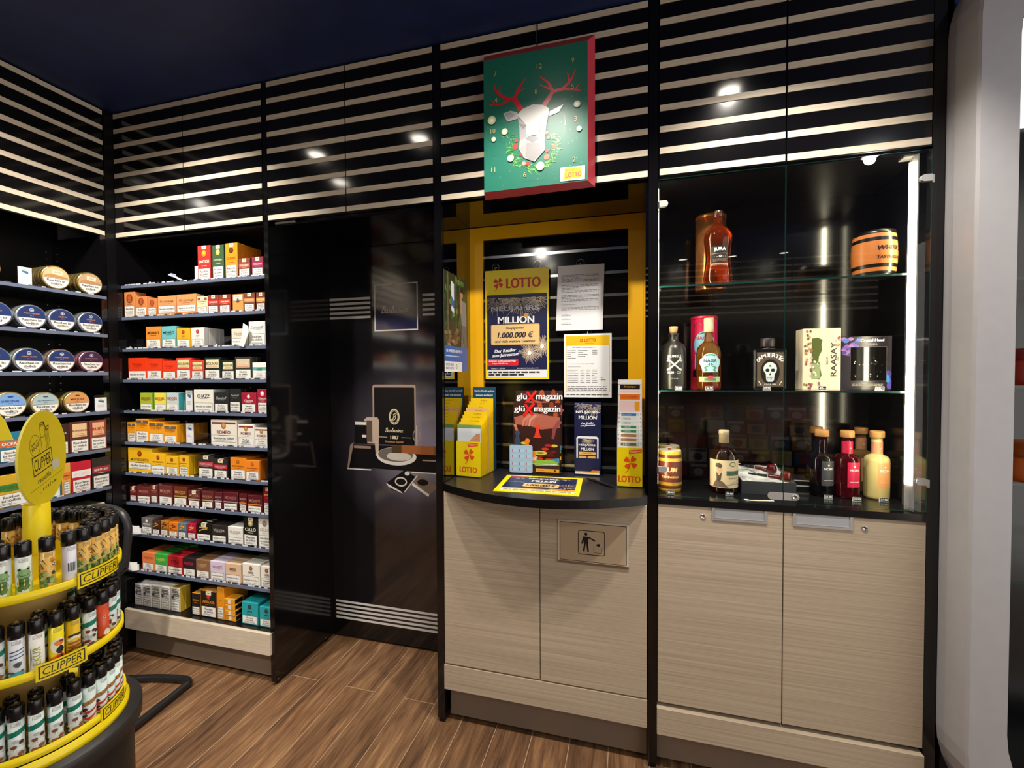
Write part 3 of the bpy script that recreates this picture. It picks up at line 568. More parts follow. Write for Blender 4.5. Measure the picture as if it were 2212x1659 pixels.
# ================================================================ cigarillo packs
# shelf | left x | right x | height | colour | lettering | its colour | share of the warning | queue behind | options | look
PACKS = """
1|-1.955|-1.879|0.162|b5332b|DUTCH|f4e8d8|.34|0|s,e:d98a20|tall red pack
1|-1.869|-1.802|0.158|3d5a3c|Candlelight|e9e3c4|.38|0|s,e:c9b060|tall dark green pack
1|-1.794|-1.724|0.161|e8951c|CLASSIC|a83a22|.38|4|s,e:5a2a18|tall orange pack
1|-1.719|-1.655|0.087|8a4538|TOSCANO|f0e2d0|.45|5|s,b:b55a48|short reddish brown pack
1|-1.646|-1.582|0.088|8c3550|TOSCANO|f6e6ea|.45|5|s,b:b02a58|short maroon and orange pack
2|-2.433|-2.354|0.127|dd8a50||7a3a1c|.45|1|e:8c4522|tall orange pack with brown portrait emblem
2|-2.350|-2.276|0.101|dd8a50||7a3a1c|.48|1|e:8c4522|middle-sized orange pack with brown portrait emblem
2|-2.271|-2.213|0.088|d98046||7a3a1c|.5|1|e:8c4522|smallest orange pack with brown portrait emblem
2|-2.206|-2.094|0.096|e09a60|Por Larranaga|7c4020|.42|0|m|wide peach box with brown script, the lower one
2|-2.088|-1.969|0.098|e09a60|Por Larranaga|7c4020|.4|0|m|wide peach box with brown script, the taller one
2|-1.964|-1.901|0.083|e6d3b0|TOSCANELLO|8a3a28|.4|2|s,t:9c4a34|cream pack with brown picture top
2|-1.900|-1.836|0.086|8c3a2c|TOSCANO|fbeee0|.42|2|s,b:d42c2c|brown pack with plain red stripe
2|-1.833|-1.769|0.085|8c3a2c|TOSCANO|fbeee0|.42|2|s,b:dc3a22|brown pack with orange edged red stripe
2|-1.757|-1.696|0.083|d99a50|RAUCHEN|333333|.0|1|w,e:6a4426|pack turned round with white top and tan bottom
2|-1.693|-1.632|0.086|7d4634|TOSCANO|f6e4cc|.42|2|s,b:c98a4a|brown pack with tan stripe
2|-1.625|-1.574|0.085|7a4232|TOSCANO|f6e4cc|.42|2|s,b:d0a050|brown pack at the right hand side panel
3|-2.287|-2.190|0.107|eb9434|MEHARI'S|43290f|.42|1|k:d87c22|orange pack with dark lettering
3|-2.186|-2.096|0.106|6fc4c9|MEHARI'S|22444a|.42|2|k:53aeb6|turquoise pack with dark lettering
3|-2.092|-2.010|0.093|f0b422|Agio|8a3a1c|.42|1|e:a33a24|yellow pack with red dancer emblem
3|-2.003|-1.926|0.094|eeeae4|Agio|8a8a8a|.4|3|e:a33a44|white pack with red dancer emblem
3|-1.767|-1.677|0.081|e9dcc8|Davidoff|9a8a78|.45|0||cream pack with grey script
3|-1.669|-1.577|0.111|e3e5e8|Davidoff|8d8d92|.5|0||tall silver white pack with grey script
4|-2.408|-2.288|0.108|f03c10|Partagas|c02a08|.4|1||wide bright red orange pack
4|-2.287|-2.190|0.104|f03c10|Partagas|c02a08|.42|1||middle-sized bright red orange pack
4|-2.185|-2.101|0.091|f03c10|Partagas|c02a08|.42|2||smallest bright red orange pack
4|-2.099|-2.009|0.104|df4638|BOLIVAR|555533|.45|1|p:f0e0a0|tall red pack with cream panel
4|-2.007|-1.931|0.092|dc4436|BOLIVAR|555533|.45|1|p:f0dc98|short red pack with cream panel
4|-1.927|-1.833|0.103|1c2a20|BOLIVAR|4a5a40|.45|1|p:f0e6b8|tall dark green pack with cream panel
4|-1.828|-1.752|0.090|1c2a20|BOLIVAR|4a5a40|.45|1|p:f0e6b8|short dark green pack with cream panel
4|-1.750|-1.656|0.104|3a3a34|LEON|e6d6bc|.45|1|p:dcc4a0|black pack with beige panel
4|-1.652|-1.575|0.077|f2f2ee|CLUB|222222|.45|0|b:5fb0a8|white pack with teal stripe
5|-2.335|-2.256|0.088|a8b82c|BIDDIES|8a3324|.38|1|k:5fa83c|lime green pack with red lettering
5|-2.242|-2.169|0.089|f2dc4c|BIDDIES|9a3324|.38|1|k:6aa05c|yellow pack with red lettering
5|-2.166|-2.089|0.090|c8d4d4|BIDDIES|a83a34|.4|3|k:3fb0b4|pale grey pack with teal edge and red lettering
5|-1.995|-1.879|0.106|f2efe2|CHAZZ|2e3a62|.42|1||cream pack with blue lettering
5|-1.874|-1.790|0.093|26282a|Davidoff|c8c8c8|.45|1||short black pack with grey line
5|-1.785|-1.721|0.111|26282a|Davidoff|c8c8c8|.45|1||tall black pack with grey line
5|-1.718|-1.634|0.093|a81f38|Chacom|f0d0d4|.45|1|e:f0c0c8|short crimson pack with white letter emblem
5|-1.628|-1.572|0.110|a81f38|Chacom|f0d0d4|.45|1|e:f0c0c8|tall crimson pack with white letter emblem
6|-2.431|-2.369|0.096|f2a01c|COHIBA|a06010|.45|2|t:55585c|small amber pack with grey top
6|-2.367|-2.283|0.114|f2a01c|COHIBA|a06010|.48|2|t:6a5a4c|tallest amber pack with grey top
6|-2.283|-2.187|0.102|f2a01c|COHIBA|a06010|.45|2|t:6a5a4c|wide amber pack with grey top
6|-2.186|-2.104|0.089|f2a01c|COHIBA|a06010|.42|5|t:6a5a4c|low amber pack with grey top
6|-1.897|-1.746|0.121|efe9dc|ROMEO|7a2c2c|.32|1|m,b:8c3232,e:b07a30|wide white box with gold crest
6|-1.740|-1.649|0.103|efebe2|ROMEO|7a2c2c|.42|2|b:8c3232,e:b07a30|middle-sized white pack with gold crest
6|-1.648|-1.570|0.090|efebe2|ROMEO|7a2c2c|.42|2|b:8c3232,e:b07a30|smallest white pack with gold crest
7|-2.429|-2.269|0.123|f2bc1c|MONTECRISTO|7a4a14|.32|1|m,e:8a3a10|wide yellow box with small triangle emblem
7|-2.272|-2.181|0.101|f2bc1c|MONTECRISTO|7a4a14|.4|3|e:8a3a10|second widest yellow pack with triangle emblem
7|-2.179|-2.099|0.092|f2bc1c|MONTECRISTO|7a4a14|.42|3|e:8a3a10|narrow yellow pack with triangle emblem
7|-2.093|-2.035|0.097|f2bc1c|MONTECRISTO|7a4a14|.45|3|e:8a3a10|narrowest yellow pack with triangle emblem
7|-1.976|-1.886|0.104|2c2828|PARTAGAS|c8a8a8|.42|3|b:b83a44,s|tall black pack with red stripe
7|-1.885|-1.804|0.091|2c2828|PARTAGAS|c8a8a8|.42|3|b:c82a38,s|short black pack with red stripe
7|-1.787|-1.699|0.102|ef8c1c|MONTECRISTO|8a4010|.45|3|e:a05a18|tall orange pack with brown oval
7|-1.701|-1.623|0.093|f28a2c|MONTECRISTO|8a4010|.45|4|e:a05a18|short orange pack with brown oval
8|-2.418|-2.373|0.076|6a1f24|MOODS|c89a80|.42|2|s|narrow maroon pack at the left hand end
8|-2.369|-2.282|0.078|6e2a28|MOODS|b07a6a|.42|2||second maroon pack from the left, low and wide
8|-2.280|-2.235|0.089|6e2c2a|MOODS|b07a6a|.42|2|s|narrow maroon pack with cream tax stamp
8|-2.227|-2.140|0.094|6a2c2a|MOODS|c08c7c|.42|2||plain wide maroon pack
8|-2.132|-2.049|0.094|6c2a1e|MOODS|c89a3c|.42|2|b2:c8b070|maroon pack with gold lettering
8|-2.042|-1.971|0.081|642a28|MOODS|b07a6a|.4|2|b2:cdb88a,s|maroon pack with cream stripe and tax stamp
8|-1.960|-1.891|0.082|642a28|MOODS|b07a6a|.4|2|b2:cdb88a|maroon pack with cream stripe, no stamp
8|-1.884|-1.839|0.082|5e1e26|MOODS|b88a8a|.42|2|b2:b8b8bc|narrow maroon pack with silver stripe
8|-1.832|-1.748|0.086|5e1e26|MOODS|a06a6a|.4|2|b2:a8a8ae|wide maroon pack with silver stripe
8|-1.741|-1.698|0.084|5a1c20|MOODS|c09a9a|.42|2|b2:ee8a2c|narrow maroon pack with orange stripe
8|-1.693|-1.612|0.081|5a1c20|MOODS|a87a72|.4|2|b2:ee8a2c|wide maroon pack with orange stripe
8|-1.604|-1.564|0.123|8a1420|MOODS|e8c07c|.42|1|s|tall bright maroon pack
9|-2.345|-2.275|0.080|6c6664|ARNOLD|e8e8e8|.45|1|e:f0ecec|grey pack with white dome emblem
9|-2.272|-2.225|0.072|4a2a1c|Z|e0a040|.4|2||narrow dark brown pack with gold scrawl
9|-2.220|-2.172|0.074|b8742c|Z|33180a|.4|2||narrow tan pack with black scrawl
9|-2.168|-2.112|0.072|ea7c1c|Z|33180a|.4|2||narrow orange pack with black scrawl
9|-2.109|-2.059|0.073|6a7684|Z|e0b040|.4|2||narrow blue grey pack with gold scrawl
9|-2.051|-2.001|0.075|b81c3c|Z|e0b040|.4|2||narrow raspberry pack with gold scrawl
9|-1.995|-1.908|0.084|1e1812|Z|e0b040|.38|2|s|wide black pack with gold scrawl
9|-1.903|-1.816|0.082|2e2a28|VILLIGER|b0a8a0|.4|2||wide black pack with grey lettering
9|-1.809|-1.723|0.082|eceae6|VILLIGER|a8a090|.4|2||low white pack with small grey crest
9|-1.719|-1.638|0.133|191a14|CELLO|d8d8c8|.4|1|s,e:b8a878|tall black pack with pale crest
9|-1.635|-1.564|0.138|edeae4|CELLO|b0a898|.42|1|e:8a7a6a|tall white pack with grey crest
10|-2.345|-2.265|0.090|e8804a|SUMATRA|b04a24|.42|3||salmon orange pack
10|-2.264|-2.182|0.090|3fb046|GREEN|c8e060|.42|5||bright green pack
10|-2.179|-2.087|0.089|b8242c|STYLE|5a0c14|.42|3||bright red pack
10|-2.085|-2.006|0.089|2a2426|BLACK|c02a48|.42|3||black pack with red lettering
10|-2.003|-1.921|0.089|8a6444|LIGHT|d0a888|.42|3||brown pack with tan lettering
10|-1.917|-1.831|0.091|d8cce2|WHITE|b08090|.42|3||lilac pack
10|-1.828|-1.738|0.091|e0c0a0|MINI|7a5a44|.42|3||beige pack with brown lettering
10|-1.729|-1.632|0.100|f0ece2|1492|333333|.42|4|e:8a5a3a|larger white pack marked 1492
10|-1.626|-1.559|0.098|f0ece2|1492|333333|.42|3|e:8a5a3a|smaller white pack marked 1492
11|-2.400|-2.352|0.108|d8d6d4|CIGAR|555560|.42|1|n|newsprint pack at the left hand end
11|-2.346|-2.293|0.110|d8d6d4|CIGAR|555560|.42|1|n|second newsprint pack from the left
11|-2.288|-2.232|0.114|d8d4cc|CIGAR|555560|.42|1|n|middle one of the five newsprint packs
11|-2.228|-2.172|0.115|d8d4cc|CIGAR|555560|.42|1|n|fourth newsprint pack from the left
11|-2.164|-2.106|0.118|d8d4cc|CIGAR|555560|.42|1|n,k:c8a428|newsprint pack with gold side, right of the five
11|-2.034|-1.981|0.106|1e1a16|AMIGOS|e0902c|.4|2|k:e0952c|narrow black pack with orange top
11|-1.978|-1.884|0.125|1e1c14|AMIGOS|e0902c|.42|2|k:e0952c,s,e:a82a24|wide black pack with orange top
11|-1.879|-1.838|0.153|e8951c||7a3a0c|.4|4||thin orange pack standing on edge
11|-1.834|-1.774|0.049|e8a02c||f4e0c0|.0|1|x|lowest orange and white pack of the small stack
11|-1.737|-1.646|0.104|24a2aa|JAVA|1a3a44|.4|3|e:2a3a44|larger teal pack with dark crest
11|-1.637|-1.560|0.094|24a2aa|JAVA|1a3a44|.4|3|e:2a3a44|smaller teal pack with dark crest
"""
def shade(h,k): return '%02x%02x%02x'%tuple(max(0,min(255,int(int(h[i:i+2],16)*k))) for i in (0,2,4))
WLINE=M('55555c',.6)
def warning(parent,w,h0,h,y=-.0,narrow=None,x0=None):
    """white label with a black border: Rauchen ist toedlich"""
    m=MB(); F=FR((0,y,0)); a=(-w/2+.004) if x0 is None else x0; b=-a
    m.R(F,a,h0,b,h0+h,INK,2); e=.0012; m.R(F,a+e,h0+e,b-e,h0+h-e,M('efeee8',.5),3)
    r=(b-a)/h; W=(b-a)*.84
    if r>2.3: m.T(F,'Rauchen ist tödlich',0,h0+h*.56,W,h*.34,INK,.018,l=4); n=1; t=.26
    elif r>.85: m.T(F,'Rauchen',0,h0+h*.74,W*.9,h*.2,INK,.018,l=4); m.T(F,'ist tödlich',0,h0+h*.47,W*.9,h*.2,INK,.018,l=4); t=.3
    else:
        for i,q in enumerate(('Rauchen','ist','tödlich')): m.T(F,q,0,h0+h*(.84-.2*i),W*(.45 if i==1 else .95),h*.15,INK,.018,l=4)
        t=.28
    m.LINES(F,a+(b-a)*.14,h0+h*t,b-(b-a)*.14,h0+h*.1,2,WLINE,4,.4)
    return m.build('warning_label',parent,label='white health warning label')
def pack(loc,w,h,d,col,title,tcol,lab,opt,label,group,rz=0,kind='cigarillo_pack'):
    """front at local y = 0, facing -y"""
    o=dict((q.split(':')+[''])[:2] for q in opt.split(',') if q)
    t=thing(kind,loc,label,'pack',group,rz); m=MB(); c=M(col,.38)
    m.bbox(-w/2,0,0,w/2,d,h,c,.0012)
    F=FR((0,0,0)); hl=h*lab; tc=M(tcol,.4)
    if lab==0 and 'w' not in o: hl=.1*h
    up=h-hl
    if 'k' in o:
        k=M(o['k'],.4); m.R(FR((w/2,0,0),(0,1,0)),.001,.001,d-.001,h-.001,k,1); m.R(FR((-w/2,0,h),(1,0,0),(0,1,0)),.001,.001,w-.001,d-.001,k,1)
    if 't' in o: m.R(F,-w/2+.004,hl+up*.62,w/2-.004,h-.006,M(o['t'],.4),1); m.E(F,0,hl+up*.8,up*.1,up*.1,M('c8a070',.4),2)
    if 'b' in o: m.R(F,-w/2+.001,hl+up*.14,w/2-.001,hl+up*.5,M(o['b'],.4),1) if 'e' not in o else m.R(F,-w/2+.006,hl+up*.76,w/2-.006,hl+up*.88,M(o['b'],.4),1)
    if 'b2' in o: m.R(F,-w/2+.001,hl+up*.06,w/2-.001,hl+up*.17,M(o['b2'],.35,.2),1)
    if 'p' in o: m.R(F,-w/2+.009,hl+up*.14,w/2-.009,h-.009,M(o['p'],.5),1); m.R(F,-w/2+.014,hl+up*.2,w/2-.014,hl+up*.23,M('c84a34',.5),2)
    if 'n' in o:
        rn=random.Random(int(w*1e5)); 
        for q in range(7): m.LINES(F,-w/2+.003,hl+up*(.12+.12*q)+.004,w/2-.003,hl+up*(.12+.12*q),1,M(rn.choice(['4a4a52','6a6a74','8a8a92']),.6),1,.9,rn)
        m.R(F,-w*.42,hl+up*.2,-w*.18,hl+up*.42,M('3a3a48',.5),2); m.T(F,'CIGAR',0,hl+up*.72,w*.7,up*.16,INK,.02,0,3); m.T(F,'ILLOS',0.004,hl+up*.5,w*.6,up*.16,INK,.02,0,3)
    elif 'x' in o:
        m.R(F,-w/2,.001,w/2,.002,M('7a4a14',.5),1); m.R(F,-w*.14,.003,w*.12,h-.003,M('efe6d6',.5),1); m.T(F,'CS',-w*.32,h/2,w*.25,h*.5,M('c87818',.4),.02,0,2)
        m.R(FR((w/2,0,0),(0,1,0)),.004,.004,d-.004,h-.004,INK,1)
    else:
        ty=hl+up*(.32 if 'b' in o and 'e' not in o else .42 if 'e' in o else .5)
        if 'e' in o:
            ec=M(o['e'],.4); big=not title; r=min(w*.3,up*.33) if big else min(w*.18,up*.17)
            ey=hl+up*(.52 if big else .66); m.E(F,0,ey,r,r*1.1,ec,2); m.E(F,0,ey+r*.2,r*.55,r*.6,M(shade(o['e'],1.35),.4),3)
            if big: m.P(F,[(-r*.6,ey-r*.8),(r*.6,ey-r*.8),(r*.25,ey-.1*r),(-r*.25,ey-.1*r)],M(shade(o['e'],1.35),.4),3)
            ty=hl+up*.3
        script=title in ('Candlelight','Por Larranaga','Davidoff','Agio','Z')
        if title=='Z':
            m.L(F,[(-w*.3,hl+up*.25),(-w*.05,hl+up*.45),(w*.25,hl+up*.5),(-w*.1,hl+up*.75),(w*.05,hl+up*.85)],up*.09,tc,3,up*.05); m.L(F,[(-w*.3,hl+up*.6),(w*.3,hl+up*.62)],up*.07,tc,3); m.R(F,-w/2+.001,hl+up*.04,w/2-.001,hl+up*.2,M(shade(col,.75),.4),1)
        elif title not in ('RAUCHEN',): m.T(F,title,0,ty,w*.76,up*(.2 if 'b' in o or 'e' in o else .26),tc,.0 if script else .02,.4 if script else 0,3); m.R(F,-w*.2,ty-up*.2,w*.2,ty-up*.18,tc,3)
    m.R(FR((-w/2,0,h),(1,0,0),(0,1,0)),.001,d*.75,w-.001,d*.78,M(shade(col,.7),.5),1)
    m.build('box',t)
    if lab>0: warning(t,w,.0035 if 'm' not in o else h*.14,hl-.004 if 'm' not in o else hl-.006)
    if 'w' in o: warning(t,w,h*.62,h*.34)
    if 's' in o:
        q=MB(); q.R(F,-w*.16,h-.017,w*.18,h-.001,M('ece2c4',.5),4); q.R(F,-w*.06,h-.010,w*.08,h-.006,M('9a8a6a',.5),5); q.R(FR((-w*.16,0,h),(1,0,0),(0,1,0)),0,0,w*.34,.008,M('ece2c4',.5),2); q.build('tax_stamp',t)
    return t
WHERE=['on the top shelf','on the second shelf','on the third shelf','on the fourth shelf','on the fifth shelf','on the sixth shelf','on the seventh shelf','on the eighth shelf','on the ninth shelf','on the tenth shelf','on the lowest board']
NTH=['first','second','third','fourth','fifth']
for row in PACKS.strip().split('\n'):
    s,x0,x1,h,col,title,tcol,lab,qn,opt,desc=row.split('|'); s=int(s); x0,x1,h=float(x0),float(x1),float(h)
    x0=max(x0,-2.424); x1=min(x1,-1.5515); w=x1-x0-.0008; d=.026 if w<.1 else .042
    z=SZ[s-1]+.0012
    if opt=='x': h=.0275; d=.05; qn=0
    p=pack(((x0+x1)/2,.0285,z),w,h-.002,d,col,title,tcol,float(lab),opt,desc+' '+WHERE[s-1],'front packs '+WHERE[s-1])
    if opt=='x':
        for k,q in enumerate(('second lowest','third','topmost')): dup(p,((x0+x1)/2-.002*k,.0265+.001*k,z+.0258*(k+1)),q+' orange and white pack of the small stack on the lowest board')
    for k in range(min(int(qn),5)): dup(p,((x0+x1)/2,.0285+(d+.0012)*(k+1),z),'%s pack behind the %s'%(NTH[k],desc.replace(' pack',' one') if 'pack' in desc else desc+' one')+(' '+WHERE[s-1] if len(desc)<38 else ' of '+ORD[s-1]+' row'),'packs queued '+WHERE[s-1])
# ---- odd bits on the cigarillo shelves
def card(loc,w,h,label,rz=0,lean=0,ic=True,cat='card'):
    t=thing('price_card',loc,label,cat,None,rz); m=MB(); m.box(-w/2,0,.002,w/2,.0015,h,M('eceef2',.4)); F=FR((0,0,0))
    if ic: m.P(F,[(-w*.2,h*.7),(w*.25,h*.62),(w*.25,h*.78),(-w*.05,h*.8)],M('3a6aa0',.4),1); m.P(F,[(-w*.2,h*.7),(-w*.05,h*.8),(-w*.25,h*.82)],M('4a9a5a',.4),1); m.T(F,'PAY',0,h*.88,w*.3,h*.06,INK,.02,0,1)
    m.LINES(F,-w*.3,h*.5,w*.3,h*.3,3,GREY,1,.3); m.build('sheet',t)
    m=MB(); m.box(-w/2-.004,.0018,0,w/2+.004,.003,h+.012,ACRYL); m.box(-w/2-.004,-.012,0,w/2+.004,.0018,.0015,ACRYL); m.build('stand',t)
    if lean: t.rotation_euler=(lean,0,rz)
    return t
card((-2.044,.045,1.2137),.04,.10,'white price card in a clear stand left of the cream lettered pack')
card((-2.05,.05,1.0592),.045,.095,'white price card in a clear stand beside the amber packs')
card((-1.985,.05,1.8272),.028,.075,'narrow white card box left of the tall red pack',ic=False)
card((-1.998,.045,.2392),.022,.08,'white card standing in the gap on the lowest board',ic=False)
card((-2.40,-.355,1.7592),.043,.072,'white price card on the top shelf of the left wall',PI/2)
card((-2.40,-.097,1.2187),.047,.064,'white price card at the right end of the tin shelf',PI/2)
def pusher(loc,w,label,tilt=(0,0,0)):
    t=thing('pusher_tray',loc,label,'tray','empty clear pusher trays'); m=MB()
    m.box(-w/2,0,0,w/2,.20,.002,ACRYL); m.box(-w/2,0,.002,-w/2+.0015,.20,.03,ACRYL); m.box(w/2-.0015,0,.002,w/2,.20,.03,ACRYL); m.build('tray',t)
    m=MB(); m.box(-w/2+.004,.03,.002,w/2-.004,.034,.05,ACRYL); m.box(-w/2+.002,-.002,.002,-w/2+.01,.0,.012,M('e8e8f0',.3)); m.build('pusher',t); t.rotation_euler=tilt
    return t
pusher((-2.36,.03,1.517),.075,'empty clear pusher tray at the left end of the third shelf')
pusher((-1.81,.03,1.517),.10,'clear pusher tray with bent plastic dividers between white and cream packs')
pusher((-2.25,.03,1.827),.02,'slim clear divider tray on the empty part of the top shelf')
pusher((-1.975,.03,1.059),.09,'empty clear pusher tray left of the wide white box')
t=thing('price_card',(-2.13,.06,1.8283),'white card holder toppled over on the empty part of the top shelf','card'); m=MB(); m.box(-.05,0,0,.045,.03,.003,ACRYL); m.box(-.045,.002,.003,.03,.028,.006,M('e8eaf4',.3)); m.prism([(-.055,.0),(-.03,0),(-.042,.014)],FR((0,0,0),(1,0,0),(0,0,1)),-.028,-.002,M('c2c8ea',.3)); m.build('holder',t); t.rotation_euler=(0,.45,.1); t.location=(-2.12,.055,1.8492)
def hang_tag(x,z,label,col):
    t=thing('shelf_tag',(x,.012,z),label,'tag'); m=MB(); n=8
    for i in range(n):
        a=i/n; b=(i+1)/n; f=lambda q:(-.05*q, -.022*math.sin(q*2.2), .02+.035*q*q)
        p,q=f(a),f(b); m.poly([(p[0],p[1],p[2]-.02),(p[0],p[1],p[2]+.022),(q[0],q[1],q[2]+.022),(q[0],q[1],q[2]-.02)],M(col,.4),True)
    m.box(-.004,.0,.0,.004,.006,.03,M(col,.4)); m.build('flag',t); return t
hang_tag(-2.335,.6052,'white curled tag at the left end of the ninth shelf','f0f0f0'); hang_tag(-2.355,.4232,'white curled tag at the left end of the tenth shelf','f0f0ee')
t=thing('shelf_tag',(-1.68,.012,1.5182),'white and green tag hanging in front of the cream and silver packs','tag'); m=MB(); F=FR((0,0,0))
m.prism([(-.03,-.0),(.0,-.006),(.03,.06),(.026,.085),(.0,.10),(-.012,.03)],F,0,.0015,M('eef2ee',.4)); m.P(F,[(-.024,.01),(-.004,.004),(.012,.05),(-.006,.04)],M('3aa05a',.4),6); m.T(F,'MADE',.008,.034,.03,.012,M('d04848',.4),.02,0,7,rot=1.1); m.box(.03,-.001,0,.055,.004,.008,ACRYL); m.build('flag',t)
# ---- left wall: tobacco tins
def tin(y,z,R,top,txt,tcol,rimc,label,group,style=0,n=2,wh=''):
    t=thing('tobacco_tin',(-2.40,y,z),label,'tin',group,PI/2); m=MB(); ax=lambda a,b,c:(a,c,b+R)
    rim=M(rimc,.25,.85); D=.036
    m.lathe([(R*.93,0),(R,.004),(R,.013),(R*.97,.014),(R*.97,.017),(R,.018),(R,D-.003),(R*.96,D)],rim,40,ax=ax); m.build('can',t)
    m=MB(); F=FR((0,0,R)); r=R*.9
    half=lambda a0,a1:[(r*math.cos(a),r*math.sin(a)) for a in [a0+(a1-a0)*i/24 for i in range(25)]]
    m.P(F,half(-.08,PI+.08),M(top,.35),1); m.P(F,half(PI+.08,2*PI-.08),M('f2f0ea',.45),1); m.R(F,-r*.99,-r*.10,r*.99,-r*.07,INK,2)
    m.RING(F,0,0,r,r,r*.04,M(shade(top,1.3) if style==0 else rimc,.4),2,36)
    c=M(tcol,.4)
    if style==0: m.E(F,0,r*.62,r*.16,r*.16,M('c8d4e4',.4),3); m.E(F,0,r*.62,r*.12,r*.12,M(top,.4),4); m.E(F,0,r*.60,r*.07,r*.07,M('c8d4e4',.4),5); m.T(F,txt,0,r*.3,r*1.1,r*.14,c,.02,0,3); m.T(F,'N° 1',0,r*.1,r*.25,r*.1,c,.02,0,3)
    elif style==1: m.P(F,[(-r*.85,.12*r),(-r*.4,.3*r),(.1*r,.24*r),(.85*r,.12*r),(.9*r,-.02*r),(-.9*r,-.02*r)],M('b88a5a',.4),2); m.P(F,[(-r*.3,r*.32),(r*.45,r*.22),(r*.5,r*.62),(-r*.3,r*.72)],M('ead8b8',.4),3); m.T(F,txt,r*.08,r*.5,r*.6,r*.12,M('6a4a2a',.4),.01,.3,4)
    else: m.T(F,txt,0,r*.3,r*1.2,r*.2,c,.015,.1,3); m.T(F,'No.1',0,r*.1,r*.3,r*.1,c,.015,0,3); m.E(F,0,r*.68,r*.2,r*.07,c,3)
    m.T(F,'Rauchen ist',0,-r*.28,r*1.4,r*.22,INK,.016,0,3); m.T(F,'tödlich',0,-r*.58,r*.9,r*.22,INK,.016,0,3); m.LINES(F,-r*.3,-r*.74,r*.3,-r*.84,1,GREY,3,.4)
    m.build('lid',t,label='printed lid with white warning half')
    for k in range(n): dup(t,(-2.40-(D+.0008)*(k+1),y+.003*(k+1),z),'%s behind the %s'%(NTH[k],label),'tins stacked behind the front ones')
    return t
G='tobacco tins on the left wall'
rows=[(0,-.475,.050,'e0c8b0','VANILLA','7a5a3a','c8b088','peach tin cut off by the photo edge on the top row',1),(0,-.252,.051,'d8b88c','Sunrise','6a4a2a','c8b070','gold tin with landscape, left one on the top row',1),(0,-.127,.050,'c0a080','Sunset','6a4a2a','c8b070','gold tin with landscape, right one on the top row',1),
(1,-.444,.050,'26396e','DANISH','e0904a','c8ccd0','navy tin at the photo edge on the second row',0),(1,-.337,.0505,'22366a','PREMIUM BLEND','e0904a','c8ccd0','navy tin at the left of three on the second row',0),(1,-.234,.049,'22366a','AROMA','e0904a','c8ccd0','navy tin in the middle on the second row',0),(1,-.129,.049,'22366a','VANILLA','e0904a','c8ccd0','navy tin nearest the corner on the second row',0),
(2,-.452,.050,'26396e','MIDDLE','e0904a','c8ccc8','navy tin at the photo edge on the third row',0),(2,-.349,.050,'22366a','CHERRY BLEND','e0904a','c8ccc8','navy tin at the left of three on the third row',0),(2,-.240,.050,'22366a','CHERRY BLEND','e0904a','c8b0a0','navy tin with coppery rim in the middle of the third row',0),(2,-.130,.049,'3a2748','BURLEY BLEND','d08a8a','c890a0','plum purple tin with pinkish rim on the third row',0),
(3,-.410,.052,'7aa6dc','ORIGINAL','2a4a9a','c8b888','sky blue tin left on the fourth row',2),(3,-.300,.049,'a8c0c8','EARLY MORNING PIPE','4a5a60','c8b888','grey blue tin with pink sticker on the fourth row',2),(3,-.188,.049,'dc9a5a','MIXTURE','6a3a2a','c8b070','orange tin with white price sticker on the fourth row',2)]
for r,y,R,top,txt,tc,rc,lb,st in rows:
    tt=tin(y,LZ[r]+.0012,R,top,txt,tc,rc,lb,G,st)
# ---- left wall: pouches and packs below the tins
def lp(y0,y1,z,h,col,title,tcol,opt,label,d=.03): return pack((-2.40,(y0+y1)/2,z+.0012),y1-y0-.002,h,d,col,title,tcol,.42,opt,label,'tobacco packs on the left wall',PI/2,'tobacco_pack')
lp(-.292,-.222,LZ[4],.132,'3a2018','NAVARRA','e8d0b8','k:e0a070','dark brown tobacco box on the row below the tins')
lp(-.220,-.146,LZ[4],.138,'5a2c22','RUNGOLD','7a2a1a','p:ecc898','brown framed cream tobacco box on the row below the tins')
lp(-.144,-.076,LZ[4],.137,'8a4030','RUBY','b02a20','p:eab488','brown framed peach tobacco box on the row below the tins')
lp(-.37,-.294,LZ[4],.12,'4a2450','PLUM','e8d8e8','p:e8e0e8','purple tobacco box behind the round yellow sign')
lp(-.45,-.372,LZ[4],.12,'2a7a9a','OCEAN','e8f0f0','b:c86a3a','blue tobacco box at the photo edge above the frog pouch')
lp(-.251,-.219,LZ[5],.14,'e8a850','AMBER','8a4a1a','b:e08030','narrow amber box beside the red one')
lp(-.218,-.142,LZ[5],.138,'c81c34','BIG BEN','f6e0e0','b:f2f0ee','red tobacco box with white stripe on the sixth row')
lp(-.140,-.066,LZ[5],.142,'262223','BENTLEY','e8e8e8','b:a82a34','black tobacco box with red stripe on the sixth row')
lp(-.36,-.254,LZ[5],.12,'2a7c98','LAGOON','e8f0f0','e:c8d8a0','teal tobacco box half hidden by the round yellow sign')
lp(-.47,-.364,LZ[5],.13,'d8ac2c','SPRING','4a6a2a','b:3a8a3a','yellow and green tobacco box at the left photo edge')
def goldtin(y0,y1,lb):
    t=thing('flat_tin',(-2.40,(y0+y1)/2,LZ[6]+.0012),lb,'tin','flat tins on the left wall',PI/2); m=MB(); w=y1-y0; m.bbox(-w/2,0,0,w/2,.12,.072,M('d8d2a8',.3,.3),.004); F=FR((0,0,0)); m.E(F,0,.04,w*.18,.008,INK,1); m.T(F,'MILD',.01,.02,w*.4,.012,M('a83a2a',.4),.02,0,1); m.build('can',t)
    m=MB(); m.bbox(-w/2-.001,-.001,.0722,w/2+.001,.121,.088,M('c8c49a',.25,.5),.004); m.build('lid',t)
